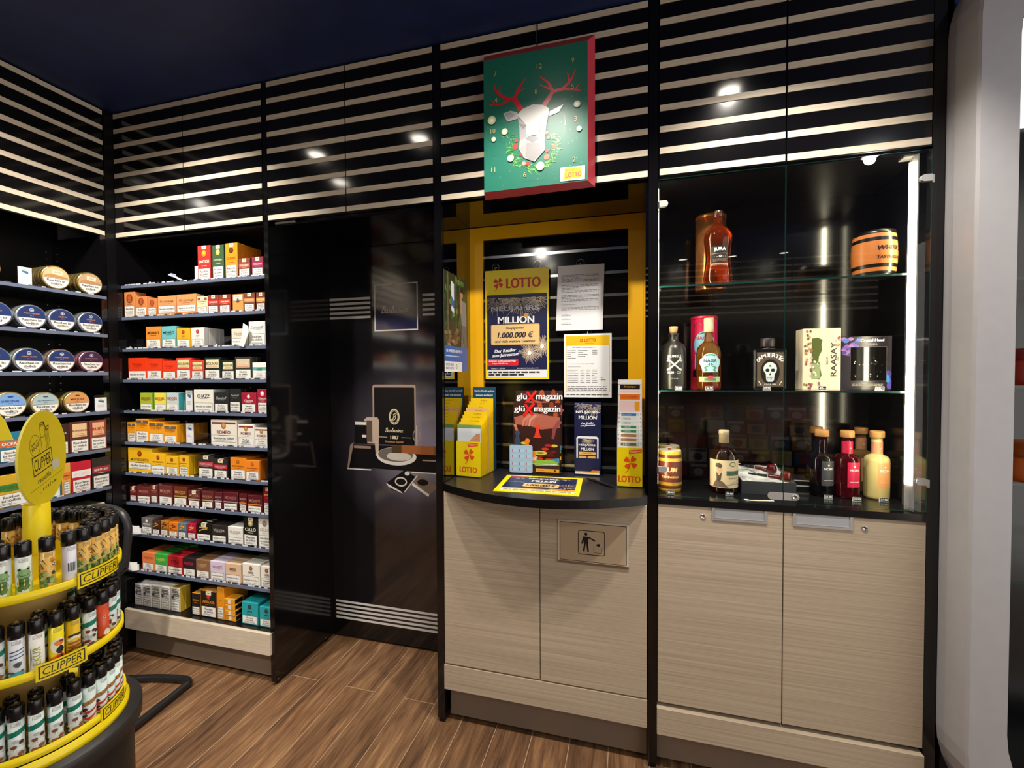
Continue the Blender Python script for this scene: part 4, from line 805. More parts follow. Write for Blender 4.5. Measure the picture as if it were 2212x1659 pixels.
goldtin(-.168,-.09,'pale gold flat tin by the corner above the lighters'); goldtin(-.252,-.172,'pale gold flat tin left of its twin, above the lighters'); goldtin(-.34,-.256,'third pale gold flat tin from the corner')
# further along the same wall, seen only as reflections in the black door
rn=random.Random(11); cols=['c8b8a8','a82a3a','d8d0c0','6a4a3a','e0a050','2a3a6a','b8b0b0','8a3a3a','d8c08a','3a6a7a']
for bi,(ya,yb) in enumerate(((-1.20,-2.06),(-2.15,-3.0))):
    for i,z in enumerate((1.76,1.45,1.14,.83)):
        shelf_board('shelf',-2.758,yb,z,-2.395,ya,['topmost','second','third','lowest'][i]+' shelf of the %s bay along the left wall'%('middle' if bi==0 else 'far'),'x','shelves further along the left wall')
        y=yb+.03; 
        while y<ya-.12:
            w=rn.uniform(.07,.12); h=rn.uniform(.1,.17); c=rn.choice(cols); m=MB(); m.box(-w/2,0,0,w/2,.05,h,M(c,.4)); m.R(FR((0,0,0)),-w/2+.004,.003,w/2-.004,h*.42,M('efeee8',.5),1)
            m.build('tobacco_pack',None,(-2.402,y+w/2,z+.0012),PI/2,label='tobacco pack mirrored in the black door',cat='pack',group='packs further along the left wall'); y+=w+.006
# ================================================================ bar stool
BT=M('1b1b1e',.3,0,.6)
t=thing('stool',(-2.14,-.25,0),'black tubular stool with low back, behind the lighter display','stool')
m=MB(); P=smooth([(-.12,.075,.016),(.05,.135,.016),(.19,.163,.016),(.238,.15,.016),(.245,.11,.016),(.262,-.04,.016),(.275,-.16,.016),(.25,-.21,.016),(.1,-.225,.016),(-.1,-.22,.016),(-.2,-.16,.016),(-.2,.02,.016),(-.17,.06,.016)],5)
m.tube(P,.0155,BT,12); m.build('base_loop',t)
for x,y in ((-.17,.06),(-.17,-.14)):
    m=MB(); m.tube(smooth([(x-.02,y,.028),(x-.02,y,.3),(x-.01,y,.46),(x+.1,y,.536)],6),.014,BT,12); m.build('leg',t)
m=MB(); m.lathe([(.125,.53),(.138,.536),(.141,.549),(.133,.558),(.02,.556)],M('19191b',.5,0,.4),36,c=(-.085,-.03)); m.build('seat',t,label='round black seat')
m=MB(); m.tube(smooth([(.02,.05,.556),(.03,.05,.60),(.046,.05,.70),(.044,.05,.745),(.02,.05,.785),(-.03,.05,.805),(-.10,.05,.81),(-.16,.05,.80),(-.20,.05,.76),(-.2,.05,.68),(-.17,.05,.552)],7),.0145,M('2c2c2e',.35,0,.5),14); m.build('backrest',t,label='padded tube backrest')
# ================================================================ lighter display
CX,CYY=-.913,-1.133
t=thing('lighter_display',(CX,CYY,0),'round yellow three-tier lighter display on a black pedestal','display stand')
m=MB(); m.lathe([(.122,0),(.122,.80)],M('1a1816',.38,0,.4),48,cap=False); m.lathe([(.122,.80),(.133,.802),(.1335,.824),(.132,.8265),(.02,.8265)],M('2a2726',.45,0,.4),64); m.build('pedestal',t,label='black round pedestal')
LYM=M('f2d60a',.4)
TZ=(1.082,.969,.855); TR=(.1105,.111,.112)
for z,r in zip(TZ,TR):
    m=MB(); m.lathe([(.03,z-.013),(r-.002,z-.013),(r,z-.011),(r,z),(r-.003,z),(r-.004,z-.004),(.03,z-.004)],LYM,72,cap=False); m.build('tier',t,label='yellow round tier')
    m=MB(); m.lathe([(.042,z-.0035),(.042,z+.085 if z<1 else z+.03)],M('b89a5a',.5) if z<1 else LYM,40,cap=False); m.build('core',t)
m=MB(); m.lathe([(.10,.8268),(.116,.827),(.1165,.834),(.112,.8415)],LYM,72,cap=False); m.build('base_ring',t,label='yellow base ring')
m=MB(); m.lathe([(.0155,1.0785),(.0155,1.186),(.0135,1.187),(.0135,1.16)],LYM,32,c=(.016,.004),cap=False); m.build('column',t,label='yellow column')
for z,a0,a1 in ((TZ[0],-1,36),(TZ[1],-25,4),(TZ[2],13,43)):
    m=MB(); r=.1128; n=10; zl,zh=z-.017,z+.006
    for i in range(n):
        p,q=[math.radians(a0+(a1-a0)*k/n) for k in (i,i+1)]
        A=[(r*math.cos(p),r*math.sin(p)),(r*math.cos(q),r*math.sin(q))]; B=[(x*.984,y*.984) for x,y in A]
        for (c0,c1),s0 in ((A,1),(B,0)):
            pts=[(c0[0],c0[1],zl),(c1[0],c1[1],zl),(c1[0],c1[1],zh),(c0[0],c0[1],zh)]; m.poly(pts if s0 else pts[::-1],LYM)
        for zz in (zl,zh): m.poly([(A[0][0],A[0][1],zz),(A[1][0],A[1][1],zz),(B[1][0],B[1][1],zz),(B[0][0],B[0][1],zz)],LYM)
    F=CY(r,zl,math.radians((a0+a1)/2)); W=r*math.radians(a1-a0)
    x0,x1=-W/2+.003,W/2-.003
    for k in range(12):
        xa=x0+(x1-x0)*k/12; xb=x0+(x1-x0)*(k+1)/12; m.R(F,xa,.003,xb,.0045,INK,1); m.R(F,xa,.0195,xb,.021,INK,1)
    m.R(F,x0,.003,x0+.0014,.021,INK,1); m.R(F,x1-.0014,.003,x1,.021,INK,1); m.T(F,'CLIPPER',0,.012,W-.014,.0105,INK,.0,.12,1,fit=True)
    m.build('name_plate',t,label='yellow plate lettered CLIPPER')
# round sign
a=math.radians(41); h=Vector((-math.sin(a),math.cos(a),0)); 
m=MB(); C0=Vector((.022,.012,1.2575)); ca,sa=math.cos(.17),math.sin(.17); U=h*ca+Vector((0,0,sa)); V=Vector((0,0,ca))-h*sa; F=FR(C0,U,V); R0=.0735
pts=[(R0*math.cos(q*PI/36),R0*math.sin(q*PI/36)) for q in range(72)]
m.prism(pts,F,-.003,0,M('e6cd14',.45),M('f4e46a',.5))
k=M('2a260a',.5)
x0,x1,y0,y1=-.036,.024,-.020,.010
m.FRAME(F,x0,y0,x1,y1,.0016,k,1); m.T(F,'CLIPPER',(x0+x1)/2,(y0+y1)/2,.051,.018,k,.0,.15,1,fit=True); m.T(F,'reusable',-.006,-.030,.046,.0085,k,.0,.1,1)
m.R(F,-.05,-.0395,.052,-.0390,k,1); m.R(F,.020,-.030,.042,-.014,M('cfcab0',.5),2)
m.T(F,'+  +  + / = ∞' if 0 else '. , + = + / = ∞',.002,-.048,.052,.0075,k,.02,0,1)
m.RING(F,-.0225,.026,.0155,.0165,.0007,k,1,30); m.T(F,'BORN TO',-.0225,.030,.020,.0045,k,.01,0,1,rot=.25); m.T(F,'REUSE',-.0215,.0235,.022,.006,k,.02,0,1,rot=.25)
m.L(F,[(-.004,.012),(-.004,.052),(.010,.052),(.010,.012)],.0008,k,1); m.RING(F,.003,.053,.007,.0035,.0007,k,1); m.RING(F,.004,.0535,.0045,.002,.0006,k,1); m.L(F,[(-.004,.034),(.003,.032),(.010,.034)],.0007,k,1)
m.L(F,[(.0135,.012),(.0135,.040)],.0007,k,1); m.L(F,[(.0165,.012),(.0165,.040)],.0006,k,1); m.L(F,[(.0205,.012),(.0205,.040)],.0007,k,1); m.P(F,[(.012,.040),(.022,.040),(.0235,.047),(.0125,.046)],k,1); m.P(F,[(.0135,.0415),(.0205,.0415),(.0215,.0455),(.014,.0448)],M('d8c014',.45),2); m.L(F,[(.012,.047),(.009,.053),(.012,.055)],.002,k,1)
m.build('sign',t,label='round yellow sign lettered CLIPPER reusable')
# ---- lighters
LR=.0083; LH=.074
def lighter(kind,seed):
    """returns (body mesh, cap mesh)"""
    rn=random.Random(seed); m=MB(); B=.0535
    base={'frog':'e6ece4','honey':'e2b45c','blank':'e2e2ea','duck':'dfe8e4','blue':'e4e6ea','lime':'eceae2','toucan':'f0dc1c','canyon':'e0b81c','teal':'dce8e4','tiger':'d8502c','chili':'dcece6','dark':'cfd8d6'}[kind]
    bc=M(base,.3,0,.5)
    m.lathe([(LR*.9,.0),(LR,.0015),(LR,B)],bc,20)
    F=CY(LR,0,0); W=PI*LR
    g=lambda x,y,l,wd,c,lv=1: m.R(F,x-wd/2,y-l/2,x+wd/2,y+l/2,M(c,.35),lv)
    def blob(x,y,rx,ry,c,lv,n=9):
        m.P(F,[(x+rx*rn.uniform(.75,1.2)*math.cos(2*PI*i/n),y+ry*rn.uniform(.75,1.2)*math.sin(2*PI*i/n)) for i in range(n)],M(c,.35),lv)
    m.FRAME(F,-.0045,.0465,.0045,.0515,.0004,M('77777c',.4),2); m.T(F,'CLIPPER',0,.049,.0075,.003,M('77777c',.4),0,.1,2,fit=True)
    if kind=='frog':
        for i in range(10): blob(rn.uniform(-W,W)*.9,rn.uniform(.002,.012),.004,.005,rn.choice(['8ab04a','5a7c34','b8cc5a']),1)
        for i in range(4): blob((i-1.5)*.002,.028+rn.uniform(-.002,.002),.0042,.006,'7aa468',2)
        blob(0,.030,.0072,.0075,'8cb878',3); blob(-.004,.036,.0026,.003,'8cb878',3); blob(.004,.036,.0026,.003,'8cb878',3); m.E(F,-.004,.0365,.0011,.0014,INK,4); m.E(F,.004,.0365,.0011,.0014,INK,4)
        m.L(F,[(-.0045,.029),(-.002,.0275),(.002,.0275),(.0045,.029)],.0007,M('2a3a1a',.4),4); blob(0,.019,.0075,.006,'4a7434',3); m.R(F,-.0055,.0135,.0055,.0225,M('e8d45a',.35),4); m.T(F,'DRY',0,.018,.008,.0035,INK,.02,0,5)
    elif kind=='honey':
        for i in range(46): blob(rn.uniform(-W,W)*.95,rn.uniform(.002,.026),.003,.003,rn.choice(['8aa04a','a8b860','5e7a3a','c8c88a','3a4a20','7a9a4a']),1+i%3)
        for i in range(20): blob(rn.uniform(-W,W)*.9,rn.uniform(.024,.045),.003,.0022,rn.choice(['d09a3a','e8c880','b07a2a']),2)
        for i in range(5):
            x,y=rn.uniform(-W,W)*.8,rn.uniform(.014,.036); m.E(F,x,y,.0018,.0018,M('f0ead8',.4),4); m.E(F,x,y,.0009,.0009,INK,5)
        for i in range(5): x=rn.uniform(-W,W)*.8; y=rn.uniform(.03,.045); m.L(F,[(x,y),(x+.004,y-.008)],.0011,M('3a3020',.4),4,.0003)
    elif kind=='blank': 
        for i in range(9): g(-.004+i*.001,.022,.013,.0004+.0004*(i%3==0),'26262a',2)
    elif kind in('duck','teal','dark'):
        tl='0f7a66'
        m.P(F,[(-W*.95,.026),(W*.95,.040),(W*.95,.047),(-W*.95,.034)],M(tl,.35),1)
        for i in range(34): blob(rn.uniform(-W,W)*.95,rn.uniform(.003,.026),.0034,.0026,rn.choice(['7a2e22','5a3228','8a4a34','e8eeea','b8c4c0']),2+i%3)
        for i in range(4): blob(rn.uniform(-W,W)*.8,rn.uniform(.018,.030),.003,.002,'3a2e2a',4)
        for i in range(5): blob(rn.uniform(-W,W)*.9,.003,.003,.0015,'5a8a62',3)
    elif kind=='blue':
        for i in range(3): m.L(F,[(-.007,.036-i*.005),(.007,.039-i*.005)],.0014,M(['3a4a78','5a7aa8','2a5a94'][i],.35),2)
        blob(.001,.018,.0045,.0045,'6a7684',2); m.E(F,.001,.018,.0026,.0026,M('3e4854',.35),3); blob(0,.004,.009,.004,'3a9ab8',2)
        for i in range(5): blob(rn.uniform(-.008,.008),.008,.002,.0015,'46525e',3)
    elif kind=='lime': m.T(F,'EKUR',-.001,.022,.026,.008,M('a8b43a',.35),.02,0,2,rot=PI/2,fit=True); m.P(F,[(-.008,.004),(-.006,.02),(-.0075,.036)],M('4a5a3a',.35),2)
    elif kind=='toucan':
        m.E(F,0,.026,.0085,.011,M('f6f0dc',.35),1); blob(.002,.019,.005,.006,'1c1618',2); blob(.002,.030,.006,.004,'e88a2c',3); blob(.0035,.032,.003,.002,'7a3a1a',4)
        for i in range(5): blob(-.008+i*.004,.006+rn.uniform(-.002,.003),.003,.005,['d83a20','f07a1c','c8281c'][i%3],2)
        m.L(F,[(.003,.012),(.005,.004)],.0025,INK,4)
    elif kind=='canyon':
        for i in range(5): m.L(F,[(-.008,.008+i*.0055),(-.002,.010+i*.0055+rn.uniform(-.001,.002)),(.008,.009+i*.0055)],.0032,M(['6a3a1c','8a4a22','a8642c','f4ecd8','3a2a1a'][i],.35),2)
    elif kind=='tiger':
        for i in range(13): x,y=rn.uniform(-W,W)*.9,rn.uniform(.006,.044); m.L(F,[(x-.003,y),(x,y+.002),(x+.003,y-.001)],.0013,M(rn.choice(['7a1e14','f08a3c','f4d8b8','3a1410']),.35),2,.0004)
        for s_ in (-1,1): m.E(F,s_*.003,.033,.0016,.0014,M('f4ecd8',.35),4); m.E(F,s_*.003,.033,.0008,.0008,INK,5)
        blob(0,.008,.005,.005,'e8dcc8',3)
    elif kind=='chili':
        m.L(F,[(-W*.9,.024),(W*.9,.037)],.0065,M('a8784a',.35),1)
        for i in range(6): m.E(F,-W*.8+i*W*.32,.0245+i*.0023,.0009,.0009,INK,2)
        for y0 in (.006,.0155): m.L(F,[(-.009,y0),(-.004,y0-.001),(.001,y0+.0015),(.006,y0+.004),(.010,y0+.0065)],.0042,M('c0302c',.3),2,.0015); m.L(F,[(-.011,y0+.003),(-.007,y0+.005)],.0042,M('4a1430',.3),3)
    c=MB(); bk=M('141316',.22,0,.5)
    c.lathe([(LR*1.01,B+.0005),(LR*1.05,B+.001),(LR*1.05,LH-.002),(LR*.96,LH-.0005),(LR*.75,LH-.001),(LR*.7,LH-.004)],bk,20); c.box(-.0025,-.004,LH-.004,.0025,.004,LH+.0005,M('8a8a8c',.25,1)); c.box(-.006,-.0015,LH-.003,-.003,.0015,LH+.0012,M('b8a890',.3,.8))
    return m,c
LM={}
def put_lighter(kind,ang,r,z,label,group,face=None):
    if kind not in LM:
        m,c=lighter(kind,len(LM)*3+1); LM[kind]=True
        t=thing('lighter',(0,0,0),label,'lighter',group); m.build('body',t); c.build('cap',t,label='black plastic cap'); LM[kind]=t; o=t
    else: o=dup(LM[kind],(0,0,0),label,group)
    a=math.radians(ang); o.location=(CX+r*math.cos(a),CYY+r*math.sin(a),z-.0036); o.rotation_euler=(0,0,math.radians(face if face is not None else ang*.6-8)); o['group']=group
    return o
A1=[('frog',-53),('frog',-41),('frog',-29.5),('honey',-16),('blank',-2),('honey',9),('honey',20),('honey',31),('honey',42),('honey',53),('honey',64),('honey',75)]
KN=dict(frog='white lighter with green frog',honey='honey coloured lighter',blank='plain white lighter back with barcode',duck='teal banded lighter with brown birds',blue='white lighter with blue drawing',lime='white lighter with lime lettering',toucan='yellow toucan lighter',canyon='yellow lighter with brown rocks',teal='white and teal lighter',tiger='orange tiger lighter',chili='white lighter with red chilies',dark='teal banded lighter with dark rocks')
def label_row(A,z,r,tier):
    cnt={}
    for k,a in A: cnt[k]=cnt.get(k,0)+1
    seen={}
    for k,a in A:
        seen[k]=seen.get(k,0)+1; n=seen[k]
        pos='' if cnt[k]==1 else (', '+['first','second','third','fourth','fifth','sixth','seventh','eighth','ninth'][n-1]+' from left')
        put_lighter(k,a,r,z,KN[k]+pos+' along the %s tier rim'%tier,'lighters along the %s tier rim'%tier)
label_row(A1,TZ[0],.0985,'top')
label_row([('duck',-57),('duck',-46),('blue',-34.5),('lime',-23.5),('toucan',-12),('canyon',-1),('teal',12),('tiger',26),('dark',39),('dark',50),('dark',61),('dark',72)],TZ[1],.099,'middle')
label_row([('duck',-58),('duck',-47),('duck',-36),('duck',-25),('duck',-14),('duck',-1.5),('chili',9.5),('chili',20.5),('chili',31),('chili',41.5),('chili',52),('chili',63),('chili',74)],TZ[2],.1,'bottom')
for tier,z,inner in (('top',TZ[0],[('honey',a,.0975) for a in (87,99,111,123,135,147,159)]+[('honey',a,.0765) for a in (30,45,60,75,90,105,120,136,152,168)]+[('frog',a,.077) for a in (-50,-72)]),
                     ('middle',TZ[1],[('dark',a,.0985) for a in (85,98,111,124)]+[('teal',a,.0765) for a in (-20,2,21,38,56,74,92)]),
                     ('bottom',TZ[2],[('duck',a,.0765) for a in (-62,-42,-24,2,26,44,62,80)]+[('chili',a,.0985) for a in (86,99,112)])):
    for k,a,r in inner: put_lighter(k,a,r,z,'black capped lighter in the rows behind the %s tier rim'%tier,'lighters behind the %s tier rim'%tier)
# second yellow sign cut by the photo edge
t=thing('yellow_sign',(-1.405,-.90,1.235),'plain yellow sign panel cut off by the left photo edge','sign',None,.9); m=MB(); m.prism([(-.16,0),(.0,0),(-.012,.045),(-.026,.072),(-.045,.078),(-.16,.08)],FR((0,0,0)),0,.004,M('f6de2a',.4)); m.build('panel',t)
m=MB(); m.tube([(-.11,.010,-1.2345),(-.11,.010,.03)],.008,M('f0d40a',.4),10); m.box(-.17,-.05,-1.235,-.05,.07,-1.225,BLACK); m.build('pole',t)
# ================================================================ lottery niche
CT=.9585
def lotto_word(m,F,cx,cy,w,h,col,l=2): m.T(F,'LOTTO',cx,cy,w,h,col,.03,0,l,fit=True)
def hook(parent,x,z,y):
    m=MB(); ax=lambda a,b,c:(x+a,y-c,z+b); m.lathe([(.016,0),(.0155,.002),(.008,.006),(.004,.011)],ACRYL,20,ax=ax); m.RING(FR((x,y-.001,z)),0,0,.017,.017,.0012,M('9a9a9c',.2,.5),1); m.tube([(x,y-.010,z),(x,y-.012,z-.02),(x,y-.012,z-.028)],.0012,M('dcdce0',.2,.5),6); m.build('suction_hook',parent)
# big poster
t=thing('lottery_poster',(-.490,.300,1.362),'large yellow lottery poster with night blue fireworks print','poster'); m=MB(); W,H=.289,.484
m.box(-W/2,0,0,W/2,.003,H,LY); F=FR((0,0,0)); x0,x1,y0,y1=-W/2+.008,W/2-.008,.008,.375
m.R(F,x0,y0,x1,y1,NAVY,1); m.R(F,x0,y0,x1,.042,M('e8e8ea',.4),2); m.LINES(F,x0+.006,.036,x1-.006,.014,2,INK,3,.6)
clover(m,F,-.083,.427,.038,RED,1); lotto_word(m,F,.031,.424,.152,.044,RED,1)
for c,(bx,by,br,sd) in zip(('d8c8b0','f4e4c0','c8b8a8','e8d8c0'),((.02,.385,.11,1),(.09,.36,.07,2),(-.09,.38,.08,3),(-.03,.37,.07,9))): burst(m,F,bx,min(by,.36),br,M(c,.35),26,2,sd,.0012,180,360,(x0,x1,y0,y1))
for bx,by,br,sd in ((.058,.115,.052,4),(.115,.143,.05,5)):
    burst(m,F,bx,by,br,M('f0d8b8',.35),56,2,sd,.0011,0,360,(x0,x1,y0,y1)); m.E(F,bx,by,.009,.009,M('fff8ec',.35),3)
m.T(F,'NEUJAHRS-',.0,.310,.232,.026,M('c4c6d0',.3),.025,0,4,fit=True); m.T(F,'MILLION',-.003,.262,.165,.030,M('f2f2f4',.3),.025,0,4,fit=True); m.P(F,[(.032,.274),(.050,.270),(.054,.288),(.036,.29)],M('c8a04a',.35),5)
m.P(F,rrect(-.118,.152,.104,.243,.007),M('e0b060',.3),4); m.P(F,rrect(-.115,.155,.101,.240,.006),M('ecc888',.3),5)
m.T(F,'Hauptgewinn',-.008,.225,.088,.014,INK,.02,.2,6); m.T(F,'1.000.000 €',-.006,.196,.190,.026,M('2a2038',.4),.03,.2,6); m.T(F,'und viele weitere Gewinne',-.008,.168,.182,.014,INK,.02,.2,6)
m.T(F,'Der Knaller',-.052,.127,.10,.017,M('f4f4f6',.35),.03,.2,4,rot=.07); m.T(F,'zum Jahresstart',-.052,.106,.142,.018,M('f4f4f6',.35),.03,.2,4,rot=.07)
m.P(F,rrect(x0,.060,.008,.090,.006),M('d42434',.35),4); m.T(F,'Exklusiv in Rheinland-Pfalz',-.066,.081,.125,.009,M('f8e8e8',.4),.025,.15,5); m.T(F,'Auflage: 250.000 Lose',-.078,.069,.10,.008,M('f8e8e8',.4),.025,.15,5)
m.T(F,'Chance 1 : 250.000',-.085,.048,.066,.006,WHITE,.03,.1,4); m.T(F,'Bekanntgabe der Gewinnzahlen 01.01.',.05,.048,.14,.006,WHITE,.03,.1,4)
m.build('board',t); m=MB(); m.box(x0-.001,-.0035,y0-.001,x1+.001,-.0028,y1+.001,thin_glass('poster_sleeve',(1,1,1),.018,.06)); m.build('sleeve',t,label='clear plastic sleeve'); hook(t,-.10,H+.017,.018); hook(t,.092,H+.019,.018)
# letter, info sheet
t=thing('letter',(-.211,.302,1.570),'grey printed letter in a clear sleeve hanging top right','paper'); m=MB(); m.prism([(-.104,0),(.094,.0),(.101,.275),(-.094,.277)],FR((0,0,0)),-.0015,0,PAPER); F=FR((0,0,0))
for y1,y0,n in ((.238,.205,6),(.195,.16,6),(.152,.122,5),(.112,.108,1),(.1,.085,3),(.07,.06,2),(.052,.045,2),(.036,.024,2)): m.LINES(F,-.08,y1,.078 if n>2 else 0,y0,n,M('8a8a90',.6),1,.45)
m.build('sheet',t); hook(t,.0,.287,.016)
t=thing('information_sheet',(-.180,.300,1.284),'white price list with yellow lottery header, below the letter','paper'); m=MB(); W,H=.2,.27; m.box(-W/2,0,0,W/2,.002,H,M('ececee',.4)); F=FR((0,0,0)); m.FRAME(F,-.092,.022,.092,.262,.0025,M('e8b430',.4),1); m.R(F,-.092,.220,.092,.262,M('f2be1c',.35),1)
clover(m,F,-.026,.242,.012,RED,2); lotto_word(m,F,.011,.243,.048,.013,RED,2); m.T(F,'Rheinland-Pfalz',.008,.230,.04,.004,M('c85a2a',.4),.02,0,2)
m.T(F,'Spiel-, Teilnahme- und Bearbeitungsgebühren',-.015,.212,.14,.005,INK,.02,0,2)
for y1,y0,a,b in ((.203,.163,-.086,-.05),(.203,.17,-.04,.0),(.203,.18,.02,.04),(.14,.145,-.08,.06),(.132,.128,-.085,-.03),(.12,.06,-.086,-.04),(.12,.06,-.03,-.012),(.12,.06,-.005,.012),(.12,.06,.02,.04),(.09,.07,.055,.075),(.05,.028,-.086,.08),(.017,.006,-.09,.09)): m.LINES(F,a,max(y0,y1),b,min(y0,y1),max(1,int(abs(y1-y0)/.007)),M('55555c',.6),2,.35)
m.build('sheet',t); hook(t,.0,H+.012,.018)
# poster on the mirrored left side
t=thing('photo_poster',(-.7085,-.004+.012,1.395),'photo poster of a man in woods on the mirrored side panel','poster'); m=MB(); F=FR((0,0,0),(0,1,0),(0,0,1)); W,H=.255,.40
m.box(0,0,0,.0018,W,H,M('3a4430',.4)); F=FR((.0018,0,0),(0,1,0),(0,0,1))
fb=M('2c3322',.4); rn=random.Random(3)
m.R(F,0,.10,W,H,fb,1)
for i in range(60): x,y=rn.uniform(0,W-.03),rn.uniform(.17,.38); m.E(F,x+.012,y,.014,.012,M(rn.choice(['3e5a2a','4a6a30','6a8a44','2a3a1c','38502a']),.5),2+i%4,8)
for i in range(30): x,y=rn.uniform(0,W-.04),rn.uniform(.105,.17); m.E(F,x+.016,y+.004,.018,.008,M(rn.choice(['7a5a3a','8a6a48','5a4430','9a7c58']),.5),2+i%4,8)
for x in (.03,.115,.16): m.R(F,x,.15,x+.012,H,M('6a5a44',.5),6)
m.P(F,[(.07,.25),(.10,.24),(.10,.36),(.07,.37)],M('e4eaf0',.4),7); m.P(F,[(.07,.27),(.10,.26),(.10,.29),(.07,.31)],M('3a6ab0',.4),8)
sk=M('c09070',.5); m.E(F,.185,.335,.016,.020,sk,8); m.P(F,[(.168,.34),(.174,.36),(.20,.36),(.204,.335)],M('241a14',.5),9); m.P(F,[(.17,.31),(.235,.30),(.24,.20),(.18,.20)],M('8e8c94',.5),8); m.L(F,[(.185,.30),(.172,.25),(.178,.32)],.013,sk,9); m.P(F,[(.18,.20),(.24,.20),(.245,.105),(.215,.105),(.205,.17),(.20,.105),(.175,.105)],M('6a6a70',.5),8)
m.R(F,0,0,W,.105,M('2a62b8',.35),10); m.R(F,0,0,W*.72,.042,M('eef0f4',.35),11); m.T(F,'SIE WERDEN GESPIELT?',.10,.085,.17,.016,M('f0f4fa',.4),.02,0,11); m.LINES(F,.01,.068,.15,.060,1,M('c8d8f0',.4),11,.5)
m.T(F,'SUCHT-HILFE',.05,.030,.08,.010,M('4a5a70',.4),.02,0,12); m.T(F,'0800 137 2700',.05,.015,.08,.010,M('4a5a70',.4),.02,0,12); m.RING(F,.12,.022,.008,.010,.003,M('3a3a44',.4),12)
m.build('sheet',t)
# leaflet holders with the clover front
def holder(loc,w,d,h,label,rz):
    t=thing('leaflet_holder',loc,label,'holder',None,rz); m=MB(); e=.002
    m.box(-w/2,0,0,w/2,e,.205,ACRYL); m.box(-w/2,d-e,0,w/2,d,h,ACRYL); m.box(-w/2+e,e,0,w/2-e,d-e,.002,ACRYL)
    for sx in (-1,1): m.prism([(0,0),(d,0),(d,h),(d*.8,h),(0,.21)] if 1 else [],FR((sx*w/2-(e if sx>0 else 0),0,0),(0,1,0),(0,0,1),(1,0,0)),0,e,ACRYL)
    m.build('case',t)
    m=MB(); m.box(-w/2+.0025,e,.003,w/2-.0025,e+.001,.148,LY); F=FR((0,e,0)); clover(m,F,.003,.092,.042,M('dc4a18',.35),1); lotto_word(m,F,-.001,.030,.078,.024,M('dc4a18',.35),1)
    m.P(F,[(-.003,.124),(.044,.130),(.044,.144),(-.003,.138)],M('e05a1c',.35),1); m.LINES(F,.001,.137,.041,.131,2,M('f4d8b0',.4),2,.5); m.build('front_card',t,label='yellow clover card lettered LOTTO'); return t
def slip(parent_loc,w,y,h,col,label,group,title=None,tc='b04a10',extra=None,rz=0,name='leaflet'):
    m=MB(); m.box(-w/2,0,0,w/2,.0012,h,M(col,.4)); F=FR((0,0,0)); 
    if title: m.T(F,title,w*.08,h-.010,w*.62,.006,M(tc,.4),.02,.1,1)
    if extra: extra(m,F,w,h)
    c,s=math.cos(rz),math.sin(rz)
    return m.build(name,None,(parent_loc[0]-s*y,parent_loc[1]+c*y,parent_loc[2]+.0025),rz,label=label,cat='leaflet',group=group)
RZ=-.10; Lh=(-.650,.112,CT+.0012)
holder(Lh,.116,.190,.275,'clear leaflet holder with clover card at the left end',RZ)
nl=['frontmost','second','third','fourth','fifth','sixth','seventh','eighth','ninth']
def hand(m,F,w,h): m.R(F,-w/2+.001,h-.09,w/2-.001,h-.002,M('dfe4ea',.4),1); m.R(F,-w/2+.001,h-.016,w/2-.001,h-.002,M('7a9a5a',.4),2); m.P(F,[(.0,h-.085),(.05,h-.085),(.05,h-.035),(.03,h-.04),(.005,h-.065)],M('c8906a',.4),2); m.L(F,[(.03,h-.05),(-.005,h-.085)],.01,M('d09a78',.4),3,.005)
slip(Lh,.108,.010,.215,'e8d020','white leaflet with a hand, frontmost in the left clover holder','leaflets in the left clover holder',None,extra=hand,rz=RZ)
tt=['KENO Spielanleitung','Lotto am Samstag','TOTO Ergebnis','GlücksSpirale','Eurojackpot','plus 5','Spiel 77','SUPER 6']
for k in range(8): slip(Lh,.108,.026+.016*k,.222+.0135*k,'f2d012' if k!=4 else 'e8b878','%s yellow leaflet behind the hand leaflet in the left holder'%(nl[k] if k else 'first') if k!=4 else 'peach leaflet among the yellow ones in the left holder','leaflets in the left clover holder',tt[k],'8a6a10',rz=RZ)
slip(Lh,.112,.165,.365,'1c4a68','dark blue card rising at the back of the left holder','leaflets in the left clover holder',None,extra=lambda m,F,w,h:(m.T(F,'Starke Kinder gehen',0,h-.018,w*.86,.014,WHITE,.02,0,1),m.T(F,'keinem ins Netz!',0,h-.036,w*.72,.014,WHITE,.02,0,1)),rz=RZ)
Rh=(-.006,.104,CT+.0012); RZ2=.0
holder(Rh,.096,.185,.31,'clear slip holder with clover card at the right end',RZ2)
cp=[('f0f0ee','KENO slip with green stripe','6a7a3a','e8e8e4','KENO'),('f2f2f0','KENO slip with tan stripe, lower','b07a4a','c8906a','KENO'),('f2f2f0','KENO slip with tan stripe, upper','b07a4a','d09a6a','KENO'),('f2f2f0','TOTO slip with green stripe, lower','2f8a5a','e8f0e8','TOTO'),('f2f2f0','TOTO slip with green stripe, upper','2f8a5a','e8f0e8','TOTO'),('f2f2f0','TOTO slip with pale stripe, lower','dfe4e0','4a5a50','TOTO'),('f2f2f0','TOTO slip with pale stripe, upper','dfe4e0','4a5a50','TOTO'),('f2f2f0','white slip with blue stripe','2a6ab8','e8f0f8','Eurojackpot')]
